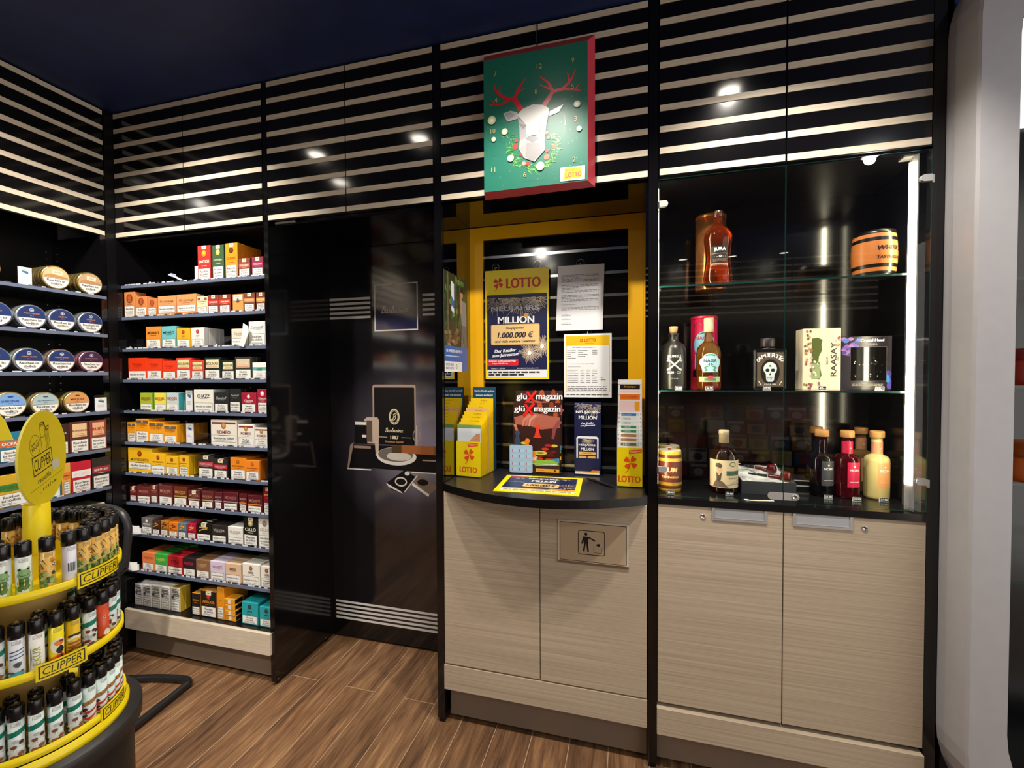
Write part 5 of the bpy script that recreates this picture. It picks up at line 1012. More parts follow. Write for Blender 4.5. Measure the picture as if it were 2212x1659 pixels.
for k,(c,lb,st,tc2,ti) in enumerate(cp):
    def ex(m,F,w,h,st=st,tc2=tc2,ti=ti): m.R(F,-w*.36,h-.017,w*.36,h-.006,M(st,.4),1); m.T(F,ti,-w*.12,h-.0115,w*.36,.007,M(tc2,.4),.03,.1,2); m.R(F,w*.27,h-.016,w*.35,h-.007,M('e8e8e8',.4),2); [m.E(F,q*w*.45,h-.008,.0016,.0016,INK,2,8) for q in (-1,1)]
    slip(Rh,.090,.012+.012*k,.168+.0148*k,c,lb+' in the right holder','playing slips in the right holder',extra=ex,rz=RZ2,name='playing_slip')
for k,(hh,lb,hd) in enumerate(((.345,'pink lottery slip with orange header in the right holder','e8761c'),(.385,'pink slip with black and orange header in the right holder','1c1414'),(.398,'white slip edge at the very back of the right holder','f0f0f0'))):
    def ex(m,F,w,h,hd=hd,k=k):
        m.R(F,-w*.44,h-.1,w*.44,h-.03,M('f0d0d0',.4),1); m.R(F,-w*.42,h-.026,w*.42,h-.004 if k!=1 else h-.006,M(hd,.4),2); [m.E(F,q*w*.46,h-.006,.0016,.0016,INK,2,8) for q in (-1,1)]
        if k==0: m.T(F,'LOTTO 6aus49',0,h-.015,w*.6,.01,M('c83a18',.4),.03,.1,3); m.R(F,w*.2,h-.07,w*.4,h-.035,M('f0a01c',.4),2)
        if k==1: m.T(F,'Eurojackpot',0,h-.016,w*.5,.012,M('e89a1c',.4),.02,.2,3)
    slip(Rh,.092,.118+.016*k,hh,'f4f0f0',lb,'playing slips in the right holder',extra=ex,rz=RZ2,name='playing_slip')
# magazines in their holder
def leanbox(loc,label,cat,lean,name,group=None,rz=0):
    t=thing(name,loc,label,cat,group,rz); t.rotation_euler=(-lean,0,rz); return t
t=thing('magazine_holder',(-.393,.235,CT+.0012),'clear acrylic magazine holder in the middle of the counter','holder',None,.03); m=MB(); w,d=.222,.06
m.box(-w/2,0,0,w/2,.002,.20,ACRYL); m.box(-w/2,.0,0,w/2,d,.002,ACRYL); m.box(-w/2,d-.002,.002,w/2,d,.27,ACRYL)
for x in (-w/2,w/2-.002): m.prism([(0,0),(d,0),(d,.27),(0,.2)],FR((x,0,0),(0,1,0),(0,0,1),(1,0,0)),0,.002,ACRYL)
m.build('case',t)
m=MB(); m.prism(rrect(-.112,.003,-.012,.122,.008),FR((0,-.0005,0)),.0,.0022,M('9dbcd8',.3)); F=FR((0,-.003,0))
for r in range(2):
    for c in range(3):
        for q in range(2): m.P(F,rrect(-.1+.03*c,.010+.056*r+.024*q,-.078+.03*c,.026+.056*r+.024*q,.003),M('a8c4de',.3),1); m.R(F,-.1+.03*c,.012+.056*r+.024*q,-.097+.03*c,.024+.056*r+.024*q,M('b04a5a',.3),2)
m.build('tray',t,label='pale blue moulded insert')
def magazine(y,x,h0,label):
    m=MB(); w,h=.205,.30; m.box(-w/2,0,0,w/2,.004,h,M('2a1a18',.35)); F=FR((0,0,0)); rn=random.Random(8)
    m.R(F,-w/2,0,w/2,h,M('3a1c18',.3),1)
    for i in range(28): m.E(F,rn.uniform(-.085,.085),rn.uniform(.05,.13),.016,.006,M(rn.choice(['c83a1c','8a1c18','e8641c','2a1410','d8c84a','b02a2a']),.35),2+i%6,12)
    for i in range(10): m.E(F,rn.uniform(.0,.09),rn.uniform(.24,.29),.01,.016,M(rn.choice(['8a3a1c','c8642a','5a2418','a84a24']),.35),2,10)
    m.P(F,[(-.1,.235),(-.02,.258),(.05,.245),(.1,.238),(.1,.195),(.06,.19),(.02,.185),(-.03,.20),(-.09,.205)],M('a85a48',.4),9)
    for k in range(4): m.L(F,[(-.03+.014*k,.245),(-.055+.014*k,.225),(-.06+.014*k,.2)],.012,M(['c07a62','b86c56','c88a70','b06450'][k],.4),10+k,.007)
    m.L(F,[(.1,.22),(.078,.19),(.072,.15)],.02,M('8a4440',.4),10,.012); m.L(F,[(-.095,.205),(-.08,.165)],.012,M('c87850',.4),10,.008)
    def pawn(x,y,s,c,l): c=M(c,.3); m.E(F,x,y+.042*s,.009*s,.009*s,c,l); m.P(F,[(x-.013*s,y),(x+.013*s,y),(x+.005*s,y+.034*s),(x-.005*s,y+.034*s)],c,l); m.R(F,x-.017*s,y-.006*s,x+.017*s,y+.002*s,c,l)
    pawn(.005,.155,1.0,'e0402c',14); pawn(-.082,.115,1.25,'3a4a64',15); pawn(-.038,.085,1.2,'f08a1c',16); m.P(F,[(-.02,.10),(.0,.085),(.0,.05),(-.03,.05)],M('f0941c',.3),15)
    m.P(F,[(-.045,.098),(.07,.095),(.085,.07),(-.03,.072)],M('5a1c14',.35),12); m.E(F,.018,.086,.03,.009,M('d8cc4a',.35),13); m.E(F,.018,.086,.016,.004,M('8a7a1c',.35),14)
    m.P(F,[(-.03,.055),(.09,.058),(.1,.035),(.0,.03)],M('8abf3a',.35),12); m.P(F,[(.06,.062),(.1,.066),(.1,.045)],M('4a8aa8',.35),13)
    m.T(F,'glü',-.075,h-.030,.046,.034,WHITE,.02,0,20,fit=True); m.T(F,'magazin',.046,h-.030,.112,.034,WHITE,.02,0,20,fit=True); m.L(F,[(-.055,h-.055),(-.012,h-.004)],.012,M('d8201c',.3),21); m.L(F,[(-.05,h-.008),(-.018,h-.05)],.010,M('d8201c',.3),22)
    m.T(F,'ei!',-.005,.064,.03,.018,WHITE,.03,.1,18); m.LINES(F,-.02,.042,.09,.036,1,WHITE,18,.5); m.R(F,.0,.006,.1,.02,M('f0a81c',.35),18); lotto_word(m,F,.022,.013,.026,.006,RED,19); m.E(F,.082,.013,.004,.004,INK,19)
    t=m.build('magazine',None,(x,y,h0),.03,label=label,cat='magazine',group='magazines in the clear holder'); t.rotation_euler=(-.10,0,.03); return t
magazine(.242,-.393,CT+.0036,'front copy of the glossy board game magazine in the clear holder'); magazine(.253,-.386,CT+.056,'rear copy of the glossy board game magazine, standing higher')
# small stand leaflet
t=thing('leaflet_stand',(-.178,.262,CT+.0012),'tall night blue fireworks counter stand between magazines and slips','stand'); m=MB(); w=.112; m.box(-w/2,.022,0,w/2,.0245,.305,NAVY); m.box(-w/2,0,0,w/2,.022,.002,NAVY); F=FR((0,.022,0))
lm=(-w/2,w/2,0,.305); burst(m,F,.025,.295,.06,M('d8c8a8',.35),22,1,3,.0010,180,360,lm); burst(m,F,-.03,.30,.04,M('c8b8b8',.35),16,1,4,.0010,180,360,lm)
m.T(F,'NEUJAHRS-',0,.262,.098,.015,WHITE,.03,0,2,fit=True); m.T(F,'MILLION',0,.240,.074,.016,WHITE,.03,0,2,fit=True); m.T(F,'Der Knaller',.0,.217,.052,.008,WHITE,.03,.2,2,rot=.06); m.T(F,'zum Jahresstart',.0,.206,.072,.009,WHITE,.03,.2,2,rot=.06)
m.build('board',t); m=MB(); m.box(-.05,.0,.004,.05,.002,.072,NAVY); m.R(FR((0,0,0)),-.05,.005,.05,.012,M('ececec',.4),1); m.P(FR((0,0,0)),[(-.05,.012),(.05,.012),(.05,.022),(.02,.022),(.015,.017),(-.05,.017)],M('f0a01c',.35),2); lotto_word(m,FR((0,0,0)),.032,.0185,.022,.005,RED,3)
m.build('pocket',t)
m=MB(); m.P(FR((0,0,0)),[(-.046,.0),(.046,0),(.046,.128),(.038,.136),(-.038,.136),(-.046,.128)],M('eeeef2',.35),0); F=FR((0,0,0)); m.R(F,-.040,.01,.040,.126,NAVY,1); burst(m,F,.0,.124,.03,M('d8c8a8',.35),26,2,7,.0008,180,360,(-.04,.04,0,.126))
m.T(F,'NEUJAHRS-',0,.098,.072,.011,WHITE,.03,0,3,fit=True); m.T(F,'MILLION',0,.082,.054,.012,WHITE,.03,0,3,fit=True); gd=M('e8b86a',.35)
m.P(F,rrect(-.036,.058,.036,.070,.004),gd,3); m.P(F,rrect(-.036,.042,-.003,.053,.004),gd,3); m.P(F,rrect(.001,.042,.034,.053,.004),gd,3); m.P(F,rrect(-.018,.027,.018,.038,.004),gd,3); m.T(F,'Hauptgewinn 1.000.000 €',0,.064,.062,.004,INK,.02,0,4)
m.build('leaflet',None,(-.178,.272,CT+.028),label='small white edged fireworks leaflet in the pocket of the blue stand',cat='leaflet')
# counter mat and pen
t=thing('counter_mat',(0,0,CT),'yellow edged fireworks mat lying on the curved counter','mat'); m=MB(); c=[(-.487,-.066),(-.175,-.063),(-.189,.205),(-.504,.190)]
m.prism(c,FR((0,0,0),(1,0,0),(0,1,0)),0,.002,LY); ux=Vector((.312,.003,0)); vx=Vector((-.0155,.262,0)); o=Vector((-.487,-.066,.002)); F=lambda a,b,n=0:o+ux*a+vx*b+Vector((0,0,n))
m.R(F,.06,.07,.94,.93,NAVY,1); m.R(F,.06,.07,.94,.17,M('e8e2c0',.35),2); m.P(F,[(.06,.17),(.94,.17),(.94,.27),(.66,.27),(.62,.22),(.06,.22)],M('e8a82c',.35),2)
def bs(cx,cy,r,cl,sd):
    rn=random.Random(sd)
    for i in range(40): a=2*PI*rn.random(); q=r*rn.uniform(.5,1); m.P(F,[(cx+.15*r*math.cos(a),cy+.15*r*math.sin(a)),(cx+q*math.cos(a)*.9-.003,cy+q*math.sin(a)),(cx+q*math.cos(a)*.9+.004,cy+q*math.sin(a))],M(cl,.35),2)
bs(.84,.42,.16,'e8d0b0',1); bs(.80,.86,.10,'c8b8a0',2); bs(.2,.84,.12,'b8a8a0',3); m.R(F,.06,.83,.3,.93,M('a82434',.35),3)
m.T(F,'NEUJAHRS-',.52,.80,.40,.10,M('d8d8e0',.3),.02,0,4,fit=True); m.T(F,'MILLION',.53,.66,.30,.11,M('f0f0f4',.3),.02,0,4,fit=True); m.P(F,rrect(.3,.32,.74,.52,.03),M('e0b878',.35),3); m.T(F,'1.000.000 €',.52,.42,.36,.11,INK,.02,.2,4,fit=True); m.T(F,'und viele weitere Gewinne',.18,.56,.22,.05,WHITE,.01,.1,4); clover(m,F,.70,.22,.03,RED,4); lotto_word(m,F,.80,.22,.12,.05,RED,4); m.LINES(F,.1,.15,.9,.09,2,INK,4,.4)
m.build('sheet',t)
t=thing('ballpoint_pen',(-.164,.181,CT+.0055),'black ballpoint pen lying on the counter beside the yellow edged mat','pen',None,math.atan2(-.112,.109)); m=MB(); ax=lambda a,b,c:(c,a,b)
m.lathe([(.0045,0),(.0052,.004),(.0052,.105),(.004,.128),(.0012,.146),(.0006,.150)],M('121214',.25,0,.5),16,ax=ax); m.build('barrel',t); m=MB(); m.lathe([(.0025,-.012),(.003,-.011),(.003,.0)],M('121214',.25),12,ax=ax); m.build('button',t); m=MB(); m.box(.004,-.0015,.005,.04,.0015,.0072,M('8a8a8e',.2,1)); m.build('clip',t)
# ================================================================ advent calendar
t=thing('advent_calendar',(-.330,-.0605,2.043),'green stag advent calendar with red sides hanging on the strips','calendar'); m=MB(); W,H=.371,.468
GR=M('226e5c',.34,0,.3); RS=M('c03848',.4)
f=[(-W/2,0,0),(W/2,0,0),(W/2,0,H),(-W/2,0,H)]; b=[(-W/2-.012,.042,-.012),(W/2+.021,.042,-.008),(W/2+.021,.042,H+.046),(-W/2-.012,.042,H+.046)]
m.poly(f,GR); m.poly(b[::-1],RS)
for i in range(4): j=(i+1)%4; m.poly([f[j],f[i],b[i],b[j]],RS)
def cv(p):
    x,y=p; u=(x-185)/905; top=415-190*u; bot=1570-120*u; return ((u-.5)*W,(bot-y)/(bot-top)*H)
F=FR((0,0,0))
CP=lambda pts,c,l=3: m.P(F,[cv(p) for p in pts],M(c,.3),l)
CL=lambda pts,wd,c,l=3,w2=None: m.L(F,[cv(p) for p in pts],wd,M(c,.3),l,w2)
for q in ((240,830,380,980),(230,980,350,1120),(345,980,465,1130),(240,1255,350,1420),(500,1330,740,1470),(615,650,740,780),(740,610,890,760),(900,580,1030,740),(775,880,895,1030),(900,870,1030,1020),(890,1150,1020,1310),(770,1030,890,1180)):
    c=[(q[0],q[1]),(q[2],q[1]-20),(q[2],q[3]-20),(q[0],q[3])]; CL(c+[c[0]],.0007,'1f5e50',1)
R_='d0242c'
CL([(525,840),(470,755),(440,745),(390,740),(325,705),(290,660),(277,625)],.019,R_,3,.004); CL([(325,700),(335,632)],.008,R_,3,.003); CL([(465,745),(500,650),(558,570)],.015,R_,3,.003); CL([(490,690),(550,648)],.007,R_,3,.003); CL([(400,765),(345,795),(290,800),(255,755)],.010,R_,3,.003); CL([(290,800),(240,803)],.006,R_,3,.003)
CL([(720,800),(765,730),(800,672),(880,650),(935,595),(965,545),(990,478)],.018,R_,3,.004); CL([(940,590),(922,510)],.009,R_,3,.003); CL([(800,670),(760,595),(692,545)],.012,R_,3,.004); CL([(785,655),(692,618)],.008,R_,3,.003); CL([(890,650),(985,655),(1022,602)],.009,R_,3,.003); CL([(985,655),(1028,665)],.006,R_,3,.003)
rn=random.Random(2)
for i in range(150):
    a=math.radians(rn.uniform(152,392)); r=rn.uniform(175,235); x,y=625+r*math.cos(a)*1.0,1150-r*math.sin(a)*.98; q=rn.uniform(0,2*PI); s_=rn.uniform(25,48); CL([(x,y),(x+s_*math.cos(q),y+s_*math.sin(q))],.0042,rn.choice(['3f8a3a','55a848','2f6a34','7cc060','2c7a44']),4+i%4,.001)
for x,y,r,c in ((470,1165,24,'c8302c'),(515,1232,14,'b02428'),(480,1110,16,'a83a30'),(585,1310,18,'c8302c'),(810,1155,18,'b83a34'),(745,1195,16,'b83434'),(745,1250,24,'c06a50'),(745,1035,16,'b04038'),(545,1310,18,'d89080'),(760,1080,14,'b83a34')):
    px,pz=cv((x,y)); m.E(F,px,pz,r*W/905,r*W/905,M(c,.3),9)
lv=0
for P_,c in (([(362,875),(430,848),(490,862),(502,915),(400,946)],'c9cacc'),([(375,878),(430,862),(470,890),(410,930)],'a9abb0'),([(770,850),(890,785),(850,855),(770,890)],'d8dadc'),
  ([(488,885),(540,830),(630,788),(712,795),(768,822),(762,880),(690,962),(572,975)],'eceae8'),([(495,905),(575,975),(572,1080),(512,1130),(508,1000)],'b4b2b4'),([(500,960),(575,975),(540,1010)],'8e8c90'),
  ([(762,880),(745,970),(730,1100),(678,1075),(690,962)],'9c9a9e'),([(572,975),(690,962),(676,1062),(620,1060),(570,1082)],'f4f2f0'),([(510,1115),(570,1080),(678,1060),(732,1100),(736,1185),(640,1295),(545,1262),(503,1185)],'c4c2c4'),
  ([(560,1092),(620,1062),(682,1088),(625,1132)],'97959a'),([(575,1130),(682,1128),(700,1220),(625,1292),(560,1252)],'a6a4a6'),([(503,1185),(575,1130),(560,1252),(545,1262)],'b8b6b8'),([(682,1100),(732,1100),(736,1185),(700,1220)],'d0ced0')): CP(P_,shade(c,.82),11+lv); lv+=1
for x,y,r in ((260,937,38),(377,1035,28),(277,1105,21),(1003,785,28),(1020,1000,22),(430,1268,30),(690,1332,36)):
    px,pz=cv((x,y)); k=W/905; m.E(F,px,pz,r*k,r*k,M('b8c8a8',.3),24); m.E(F,px,pz,r*k*.8,r*k*.8,M('d8dcae',.3),25); m.E(F,px,pz,r*k*.4,r*k*.4,M('f8f6e0',.3),26)
for s_,x,y in (('7',293,530),('12',685,455),('9',968,400),('4',297,760),('8',655,678),('10',270,1030),('11',270,1372),('6',553,1408),('2',977,1268),('5',965,630),('3',990,910),('1',905,950)):
    px,pz=cv((x,y)); m.T(F,s_,px,pz,.03,.0165,M('c8a878',.3),.0,0,12)
for i in range(60): px,pz=rn.uniform(-.18,.18),rn.uniform(.01,.3); m.E(F,px,pz,.0009,.0009,M('a8d8c8',.3),1,6)
c=[cv(p) for p in ((860,1345),(1068,1322),(1066,1442),(858,1466))]; m.P(F,c,M('f0eeea',.3),15); s2=lambda p,k:tuple(sum(q[i] for q in c)/4+(p[i]-sum(q[i] for q in c)/4)*k for i in (0,1)); m.P(F,[s2(p,.93) for p in c],M('c89090',.3),16); m.P(F,[s2(p,.91) for p in c],M('f0eeea',.3),17)
cx,cz=s2((0,0),0); m.P(F,[(cx-.03,cz-.019),(cx+.028,cz-.016),(cx+.032,cz+.018),(cx-.026,cz+.02)],M('f4c80c',.3),18); lotto_word(m,F,cx+.004,cz-.004,.054,.017,RED,19); m.T(F,'Rubbel',cx-.008,cz+.0125,.034,.007,INK,.02,0,19,rot=.08)
m.build('box',t)
m=MB(); m.tube(smooth([(.0,.0572,.607),(.0,.0555,.606),(.0,.0545,.59),(-.002,.0545,.54),(.001,.05,.53),(.0,.044,.515),(.0,.041,.5135)],6),.0012,CHROME,6); m.build('hanger',t,label='thin chrome wire hanger')
# ================================================================ goods in the glass cabinet
def liquid(h,rough=.03,tr=.75):
    k=('liq',h)
    if k in MC: return MC[k]
    m=M(h,rough,0,.5,0,tr); m=m.copy(); m.node_tree.nodes['Principled BSDF'].inputs['IOR'].default_value=1.36; MC[k]=m; return m
S1,S2=1.690,1.326
def bottle(name,loc,label,prof,mat,stop,lab=None,cat='bottle',sq=None,group=None,seg=40,rz=0,stopname='stopper'):
    t=thing(name,loc,label,cat,group,rz); m=MB(); m.lathe(prof,mat,seg,sq=sq); m.build('glass',t)
    if stop:
        m=MB(); m.lathe(stop[0],stop[1],28); m.build(stopname,t)
    if lab: q=MB(); lab(q); q.build('paper_label',t)
    return t
# whisky with the waist
def lab(m):
    F=CY(.0418,0); k=M('121214',.4); m.R(F,-.028,.072,.028,.128,k,2); m.T(F,'JURA',0,.116,.050,.015,WHITE,.04,0,3); m.R(F,-.027,.1015,.027,.1035,M('c87a4a',.3,.5),3); m.T(F,'— 12 —',0,.093,.036,.009,WHITE,.03,0,3); m.LINES(F,-.022,.086,.022,.075,3,M('8a6a5a',.4),3,.4); m.R(F,-.029,.050,.029,.070,M('c88058',.35,.3),2); m.LINES(F,-.024,.066,.01,.058,2,M('4a2a1a',.4),3,.5)
bottle('whisky_bottle',(.290,.090,S1),'waisted amber whisky bottle on the upper glass shelf',[(.036,0),(.045,.004),(.0462,.03),(.0425,.06),(.0395,.095),(.0415,.125),(.0455,.155),(.044,.175),(.036,.19),(.02,.203),(.0145,.215),(.0135,.235)],liquid('a04414',.03,.92),([(.0145,.2352),(.0152,.236),(.0152,.256),(.0140,.258)],M('5a3a30',.25,.6)),lab)
t=thing('gift_tube',(.283,.192,S1),'copper coloured gift tube behind the waisted whisky bottle','tube'); m=MB(); m.lathe([(.051,0),(.052,.002),(.052,.262)],M('c8814a',.22,.85),48); m.build('body',t); m=MB(); m.lathe([(.0525,.2622),(.053,.264),(.053,.272),(.051,.274)],M('b87440',.25,.85),48); m.build('lid',t)
# barrels
def barrel(loc,label,col,band,texts,tcol,h,r,group,rz=0,topc='c8bcae'):
    t=thing('tasting_barrel',loc,label,'barrel',group,rz); m=MB(); n=14; R=lambda q:r*(1-.10*(2*q-1)**2)
    bands=[(.0,.09),(.17,.25),(.75,.83),(.91,1.0)]
    zs=sorted({0,1,.09,.17,.25,.75,.83,.91}|{i/n for i in range(n+1)}); prof=[]
    bc,wc=M(band,.3,.4 if band!='0c0a0a' else 0),M(col,.35)
    for a,b_ in zip(zs,zs[1:]+[1.01]): mid=(a+b_)/2; prof.append((R(a),a*h,bc if any(x<=mid<=y for x,y in bands) else wc))
    prof[-1]=(R(1),h,M(topc,.4)); m.lathe(prof,wc,48); m.build('body',t)
    m=MB(); m.lathe([(.006,h),(.005,h+.006)],wc,12); m.build('bung',t)
    m=MB(); F=CY(r*1.002,0)
    for s_,z,w,hh,sh in texts: m.T(F,s_,0,z*h,w,hh,M(tcol,.4),.03,sh,2)
    m.build('lettering',t); return t
barrel((.757,.100,S1),'orange tasting barrel with black hoops on the upper glass shelf','c8763a','0c0a0a',(('WHISKY',.58,.082,.028,.2),('TASTINGFASS',.38,.085,.015,.2)),'1c1410',.144,.060,None,.42,'c87a40')
barrel((.1345,.106,CT),'brown tasting barrel with gold hoops, the front one at the left','5a2418','c8a83a',(('RUM',.56,.05,.026,.15),('TASTINGFASS',.38,.062,.013,.15)),'d8b070',.148,.044,None,0)
barrel((.139,.215,CT),'brown tasting barrel half hidden behind its gold hooped twin','5a2418','b89a34',(('RUM',.56,.05,.026,.15),('TASTINGFASS',.38,.062,.013,.15)),'d8b070',.148,.044,None,.2)
# black rum with the crossed bones
def lab(m):
    F=CY(.0445,0); c=M('b8b8b4',.35,.3); m.T(F,'BUMBU',0,.120,.048,.010,c,.02,0,2); m.T(F,'RUM · CO',0,.062,.046,.010,c,.02,0,2); m.T(F,'XO RUM',0,.040,.024,.005,c,.01,0,2)
    for s_ in (-1,1):
        m.L(F,[(-s_*.020,.072),(s_*.020,.108)],.0055,c,2)
        for q in (-1,1): m.E(F,q*s_*.021,.09+q*.0195+.003,.0038,.0038,c,2,10); m.E(F,q*s_*.0235,.09+q*.0165-.002,.0038,.0038,c,2,10)
bottle('rum_bottle',(.148,.122,S2),'matt black bottle with silver crossed bones and round cork',[(.04,0),(.044,.005),(.0445,.012),(.0445,.125),(.043,.145),(.035,.163),(.02,.174),(.0165,.182),(.0165,.196),(.019,.198),(.019,.2035),(.012,.204)],M('1d1c1a',.32,0,.5),([(.0125,.2042),(.0155,.227),(.0145,.229)],M('c89a68',.7)),lab)
t=thing('gift_tube',(.268,.232,S2),'crimson gift tube with pale blue crest, behind the round shouldered rum','tube'); m=MB(); m.lathe([(.0465,0),(.047,.002),(.047,.262)],M('c01c48',.35),48); F=CY(.047,0,-PI/2-.12)
m.P(F,[(.040*math.cos(q*PI/12),.165+.05*math.sin(q*PI/12)) for q in range(24)],M('8cc0dc',.4),1); m.R(F,-.035,.075,.035,.13,M('8cc0dc',.4),2); m.T(F,'NAGA',-.005,.19,.06,.014,M('a8384a',.4),.02,0,3); m.L(F,[(-.02,.205),(0,.21),(.02,.205)],.005,M('3a7a5a',.4),3); m.R(F,-.045,.045,.045,.07,M('181014',.4),2)
for i in range(8): m.L(F,[(-.04+.011*i,.225),(-.036+.011*i,.24),(-.042+.011*i,.25)],.003,M('8a1434',.4),1)
m.build('body',t); m=MB(); m.lathe([(.0475,.2622),(.0478,.264),(.0478,.271),(.046,.273)],M('b81840',.35),48); m.build('lid',t)
def lab(m):
    F=CY(.0412,0); bl=M('a8d4e0',.4); m.P(F,[(-.026,.062),(.026,.062),(.030,.080),(.040,.095),(.036,.108),(.028,.112),(.018,.125),(0,.130),(-.018,.125),(-.028,.112),(-.036,.108),(-.040,.095),(-.030,.080)],bl,1); m.T(F,'NAGA',0,.1025,.05,.011,M('2a3044',.4),.03,0,2); m.T(F,'-10-',0,.090,.024,.009,INK,.02,0,2)
    for s_ in (-1,1): m.L(F,[(s_*.006,.084),(s_*.02,.078),(s_*.010,.070),(s_*.018,.066)],.004,M('3a8a4a',.4),2)
    m.L(F,[(-.015,.121),(0,.124),(.015,.121)],.005,M('4a9a5a',.4),2); m.R(F,-.041,.028,.041,.046,M('a8cc84',.4),1); m.R(F,-.02,.032,.02,.042,M('6a7a5a',.4),2); m.E(F,0,.045,.010,.006,M('b83a5a',.4),3)
bottle('rum_bottle',(.268,.128,S2),'round shouldered amber rum bottle with pale blue and green labels',[(.036,0),(.0405,.004),(.041,.012),(.041,.130),(.0375,.150),(.026,.164),(.0165,.172),(.014,.182),(.0135,.205)],liquid('b0601c',.03,.9),([(.0155,.2055),(.0165,.207),(.0165,.232),(.0165,.252),(.0155,.256)],M('d8c09a',.5)),lab)
# square black gin with a skull
t=thing('gin_bottle',(.466,.158,S2),'square black bottle with a white skull label','bottle'); m=MB(); m.bbox(-.0515,-.034,0,.0515,.034,.142,M('101012',.12,0,.6),.005); m.lathe([(.03,.142),(.019,.147),(.0185,.15)],M('101012',.12),28); m.build('glass',t); m=MB(); m.lathe([(.0225,.1502),(.023,.152),(.023,.178),(.021,.181)],M('2c2428',.3),28); m.build('stopper',t)
m=MB(); F=FR((0,-.034,0)); bw=M('5a4836',.5); m.R(F,-.043,.010,.043,.132,bw,1); m.FRAME(F,-.043,.010,.043,.132,.002,INK,2); m.E(F,0,.062,.030,.044,M('141214',.4),2,28); sk=M('d4dede',.4)
m.E(F,0,.073,.021,.023,sk,3,28); m.P(F,[(-.014,.058),(.014,.058),(.012,.034),(.007,.028),(-.007,.028),(-.012,.034)],sk,4)
for s_ in (-1,1): m.E(F,s_*.0085,.068,.0062,.0058,INK,5); m.L(F,[(s_*.036,.03),(s_*.029,.018)],.002,WHITE,3); m.RING(F,s_*.037,.104,.006,.006,.0022,WHITE,3)
m.P(F,[(0,.060),(.0035,.051),(-.0035,.051)],INK,5); m.E(F,0,.083,.0035,.0035,M('5a6a74',.4),5); m.R(F,-.010,.0405,.010,.0415,INK,5)
for i in range(5): m.R(F,-.008+.004*i-.0003,.033,-.008+.004*i+.0003,.046,INK,5)
for i,ch in enumerate('AMUERTE'): q=(i-3)/3; m.T(F,ch,q*.033,.121-.011*q*q,.011,.015,WHITE,.03,0,4,rot=-q*.45)
m.T(F,'COCA GIN',0,.019,.036,.006,WHITE,.03,0,3); m.build('paper_label',t)
# floral gin box
t=thing('gin_box',(.624,.163,S2),'cream floral gin carton lettered upwards, with a wavy window','box',None,.0); m=MB(); w,d,h=.112,.075,.209; m.bbox(-w/2,-d/2+.004,0,w/2,d/2,h,M('e4d8bc',.45),.001); rn=random.Random(4)
F=FR((0,-d/2+.004,0)); wv=[(-.030,.04),(-.030,.175),(-.012,.178),(.002,.17),(-.001,.155),(.001,.135),(-.008,.115),(-.010,.095),(-.004,.075),(.0,.05),(-.006,.035)]
m.P(F,[wv[0],wv[1],wv[2],wv[3],wv[4]],M('5a6434',.15),2); m.P(F,[wv[0]]+wv[4:],M('5e6838',.15),2); m.P(F,[(-.029,.036),(-.004,.04),(-.004,.09),(-.029,.09)],M('9aa87a',.15),3)
for i in range(12): m.E(F,rn.uniform(-.026,-.008),rn.uniform(.045,.1),.003,.004,M(rn.choice(['d8e0b8','7a8a5a','e8ecd8']),.2),4,8)
for i in range(46):
    e=rn.random(); x,y=(rn.uniform(-.052,-.030),rn.uniform(.01,.2)) if e<.6 else (rn.uniform(-.04,.0),rn.uniform(.004,.03)) if e<.8 else (rn.uniform(.04,.053),rn.uniform(.15,.205)); m.E(F,x,y,.0035,.0045,M(rn.choice(['8a4a5a','a8743a','b89a4a','9a5a6a','6a5a2a','d8a8b0']),.4),5+i%4,7)
m.T(F,'RAASAY',.035,.104,.115,.017,M('3a3430',.4),.012,0,3,rot=PI/2,fit=True); m.T(F,'ISLE OF',.016,.10,.036,.006,M('6a6458',.4),.01,0,3,rot=PI/2); m.T(F,'GIN',.048,.105,.02,.006,M('6a6458',.4),.01,0,3,rot=PI/2)
Fl=FR((-w/2,d/2,0),(0,-1,0),(0,0,1)); m.T(Fl,'ISLE OF RAASAY',d*.45,.10,.12,.008,M('8a8274',.4),.01,0,2,rot=PI/2); m.build('carton',t)
# purple vodka box
t=thing('vodka_box',(.762,.192,S2),'purple and black vodka carton with a dark window','box'); m=MB(); w,d,h=.15,.115,.181; m.bbox(-w/2,-d/2+.02,0,w/2,d/2+.02,h,M('1c1620',.25),.001); F=FR((0,-d/2+.02,0)); Fl=FR((-w/2,d/2+.02,0),(0,-1,0),(0,0,1))
for i in range(40): m.E(Fl,rn.uniform(.012,d-.012),rn.uniform(.10,.172),.013,.008,M(rn.choice(['3a4a9a','6a4a9a','8a6ab8','4a7ac8','2a2a5a','a88ac8']),.3),1+i%5,9)
for i in range(34): m.E(F,rn.uniform(-.067,-.02),rn.uniform(.12,.174),.008,.006,M(rn.choice(['5a4a9a','7a4aa0','9a6ab0','4a6ac0','3a3a7a']),.3),1+i%5,9)
for i in range(14): m.E(F,rn.uniform(.062,.069),rn.uniform(.01,.06),.006,.01,M(rn.choice(['3a2a7a','2a7ab8','4a3a9a']),.3),1+i%3,8)
m.T(F,'Crystal Head',.018,.166,.088,.012,M('e4e0ee',.4),.03,0,7); m.T(F,'VODKA',.018,.154,.03,.006,M('9a90a8',.4),.01,0,7); m.R(F,-.045,.03,.06,.145,M('0c0a0a',.08,0,.6),7); m.FRAME(F,-.045,.03,.06,.145,.001,M('5a5258',.3),8)
for i in range(26): m.P(F,[(x:=rn.uniform(-.035,.045),y:=rn.uniform(.04,.11)),(x+rn.uniform(.002,.007),y+rn.uniform(-.003,.004)),(x+.002,y+rn.uniform(.002,.006))],M(rn.choice(['a8a098','5a4a3a','d8d4cc','3a2e26','6a5a48']),.15),9)
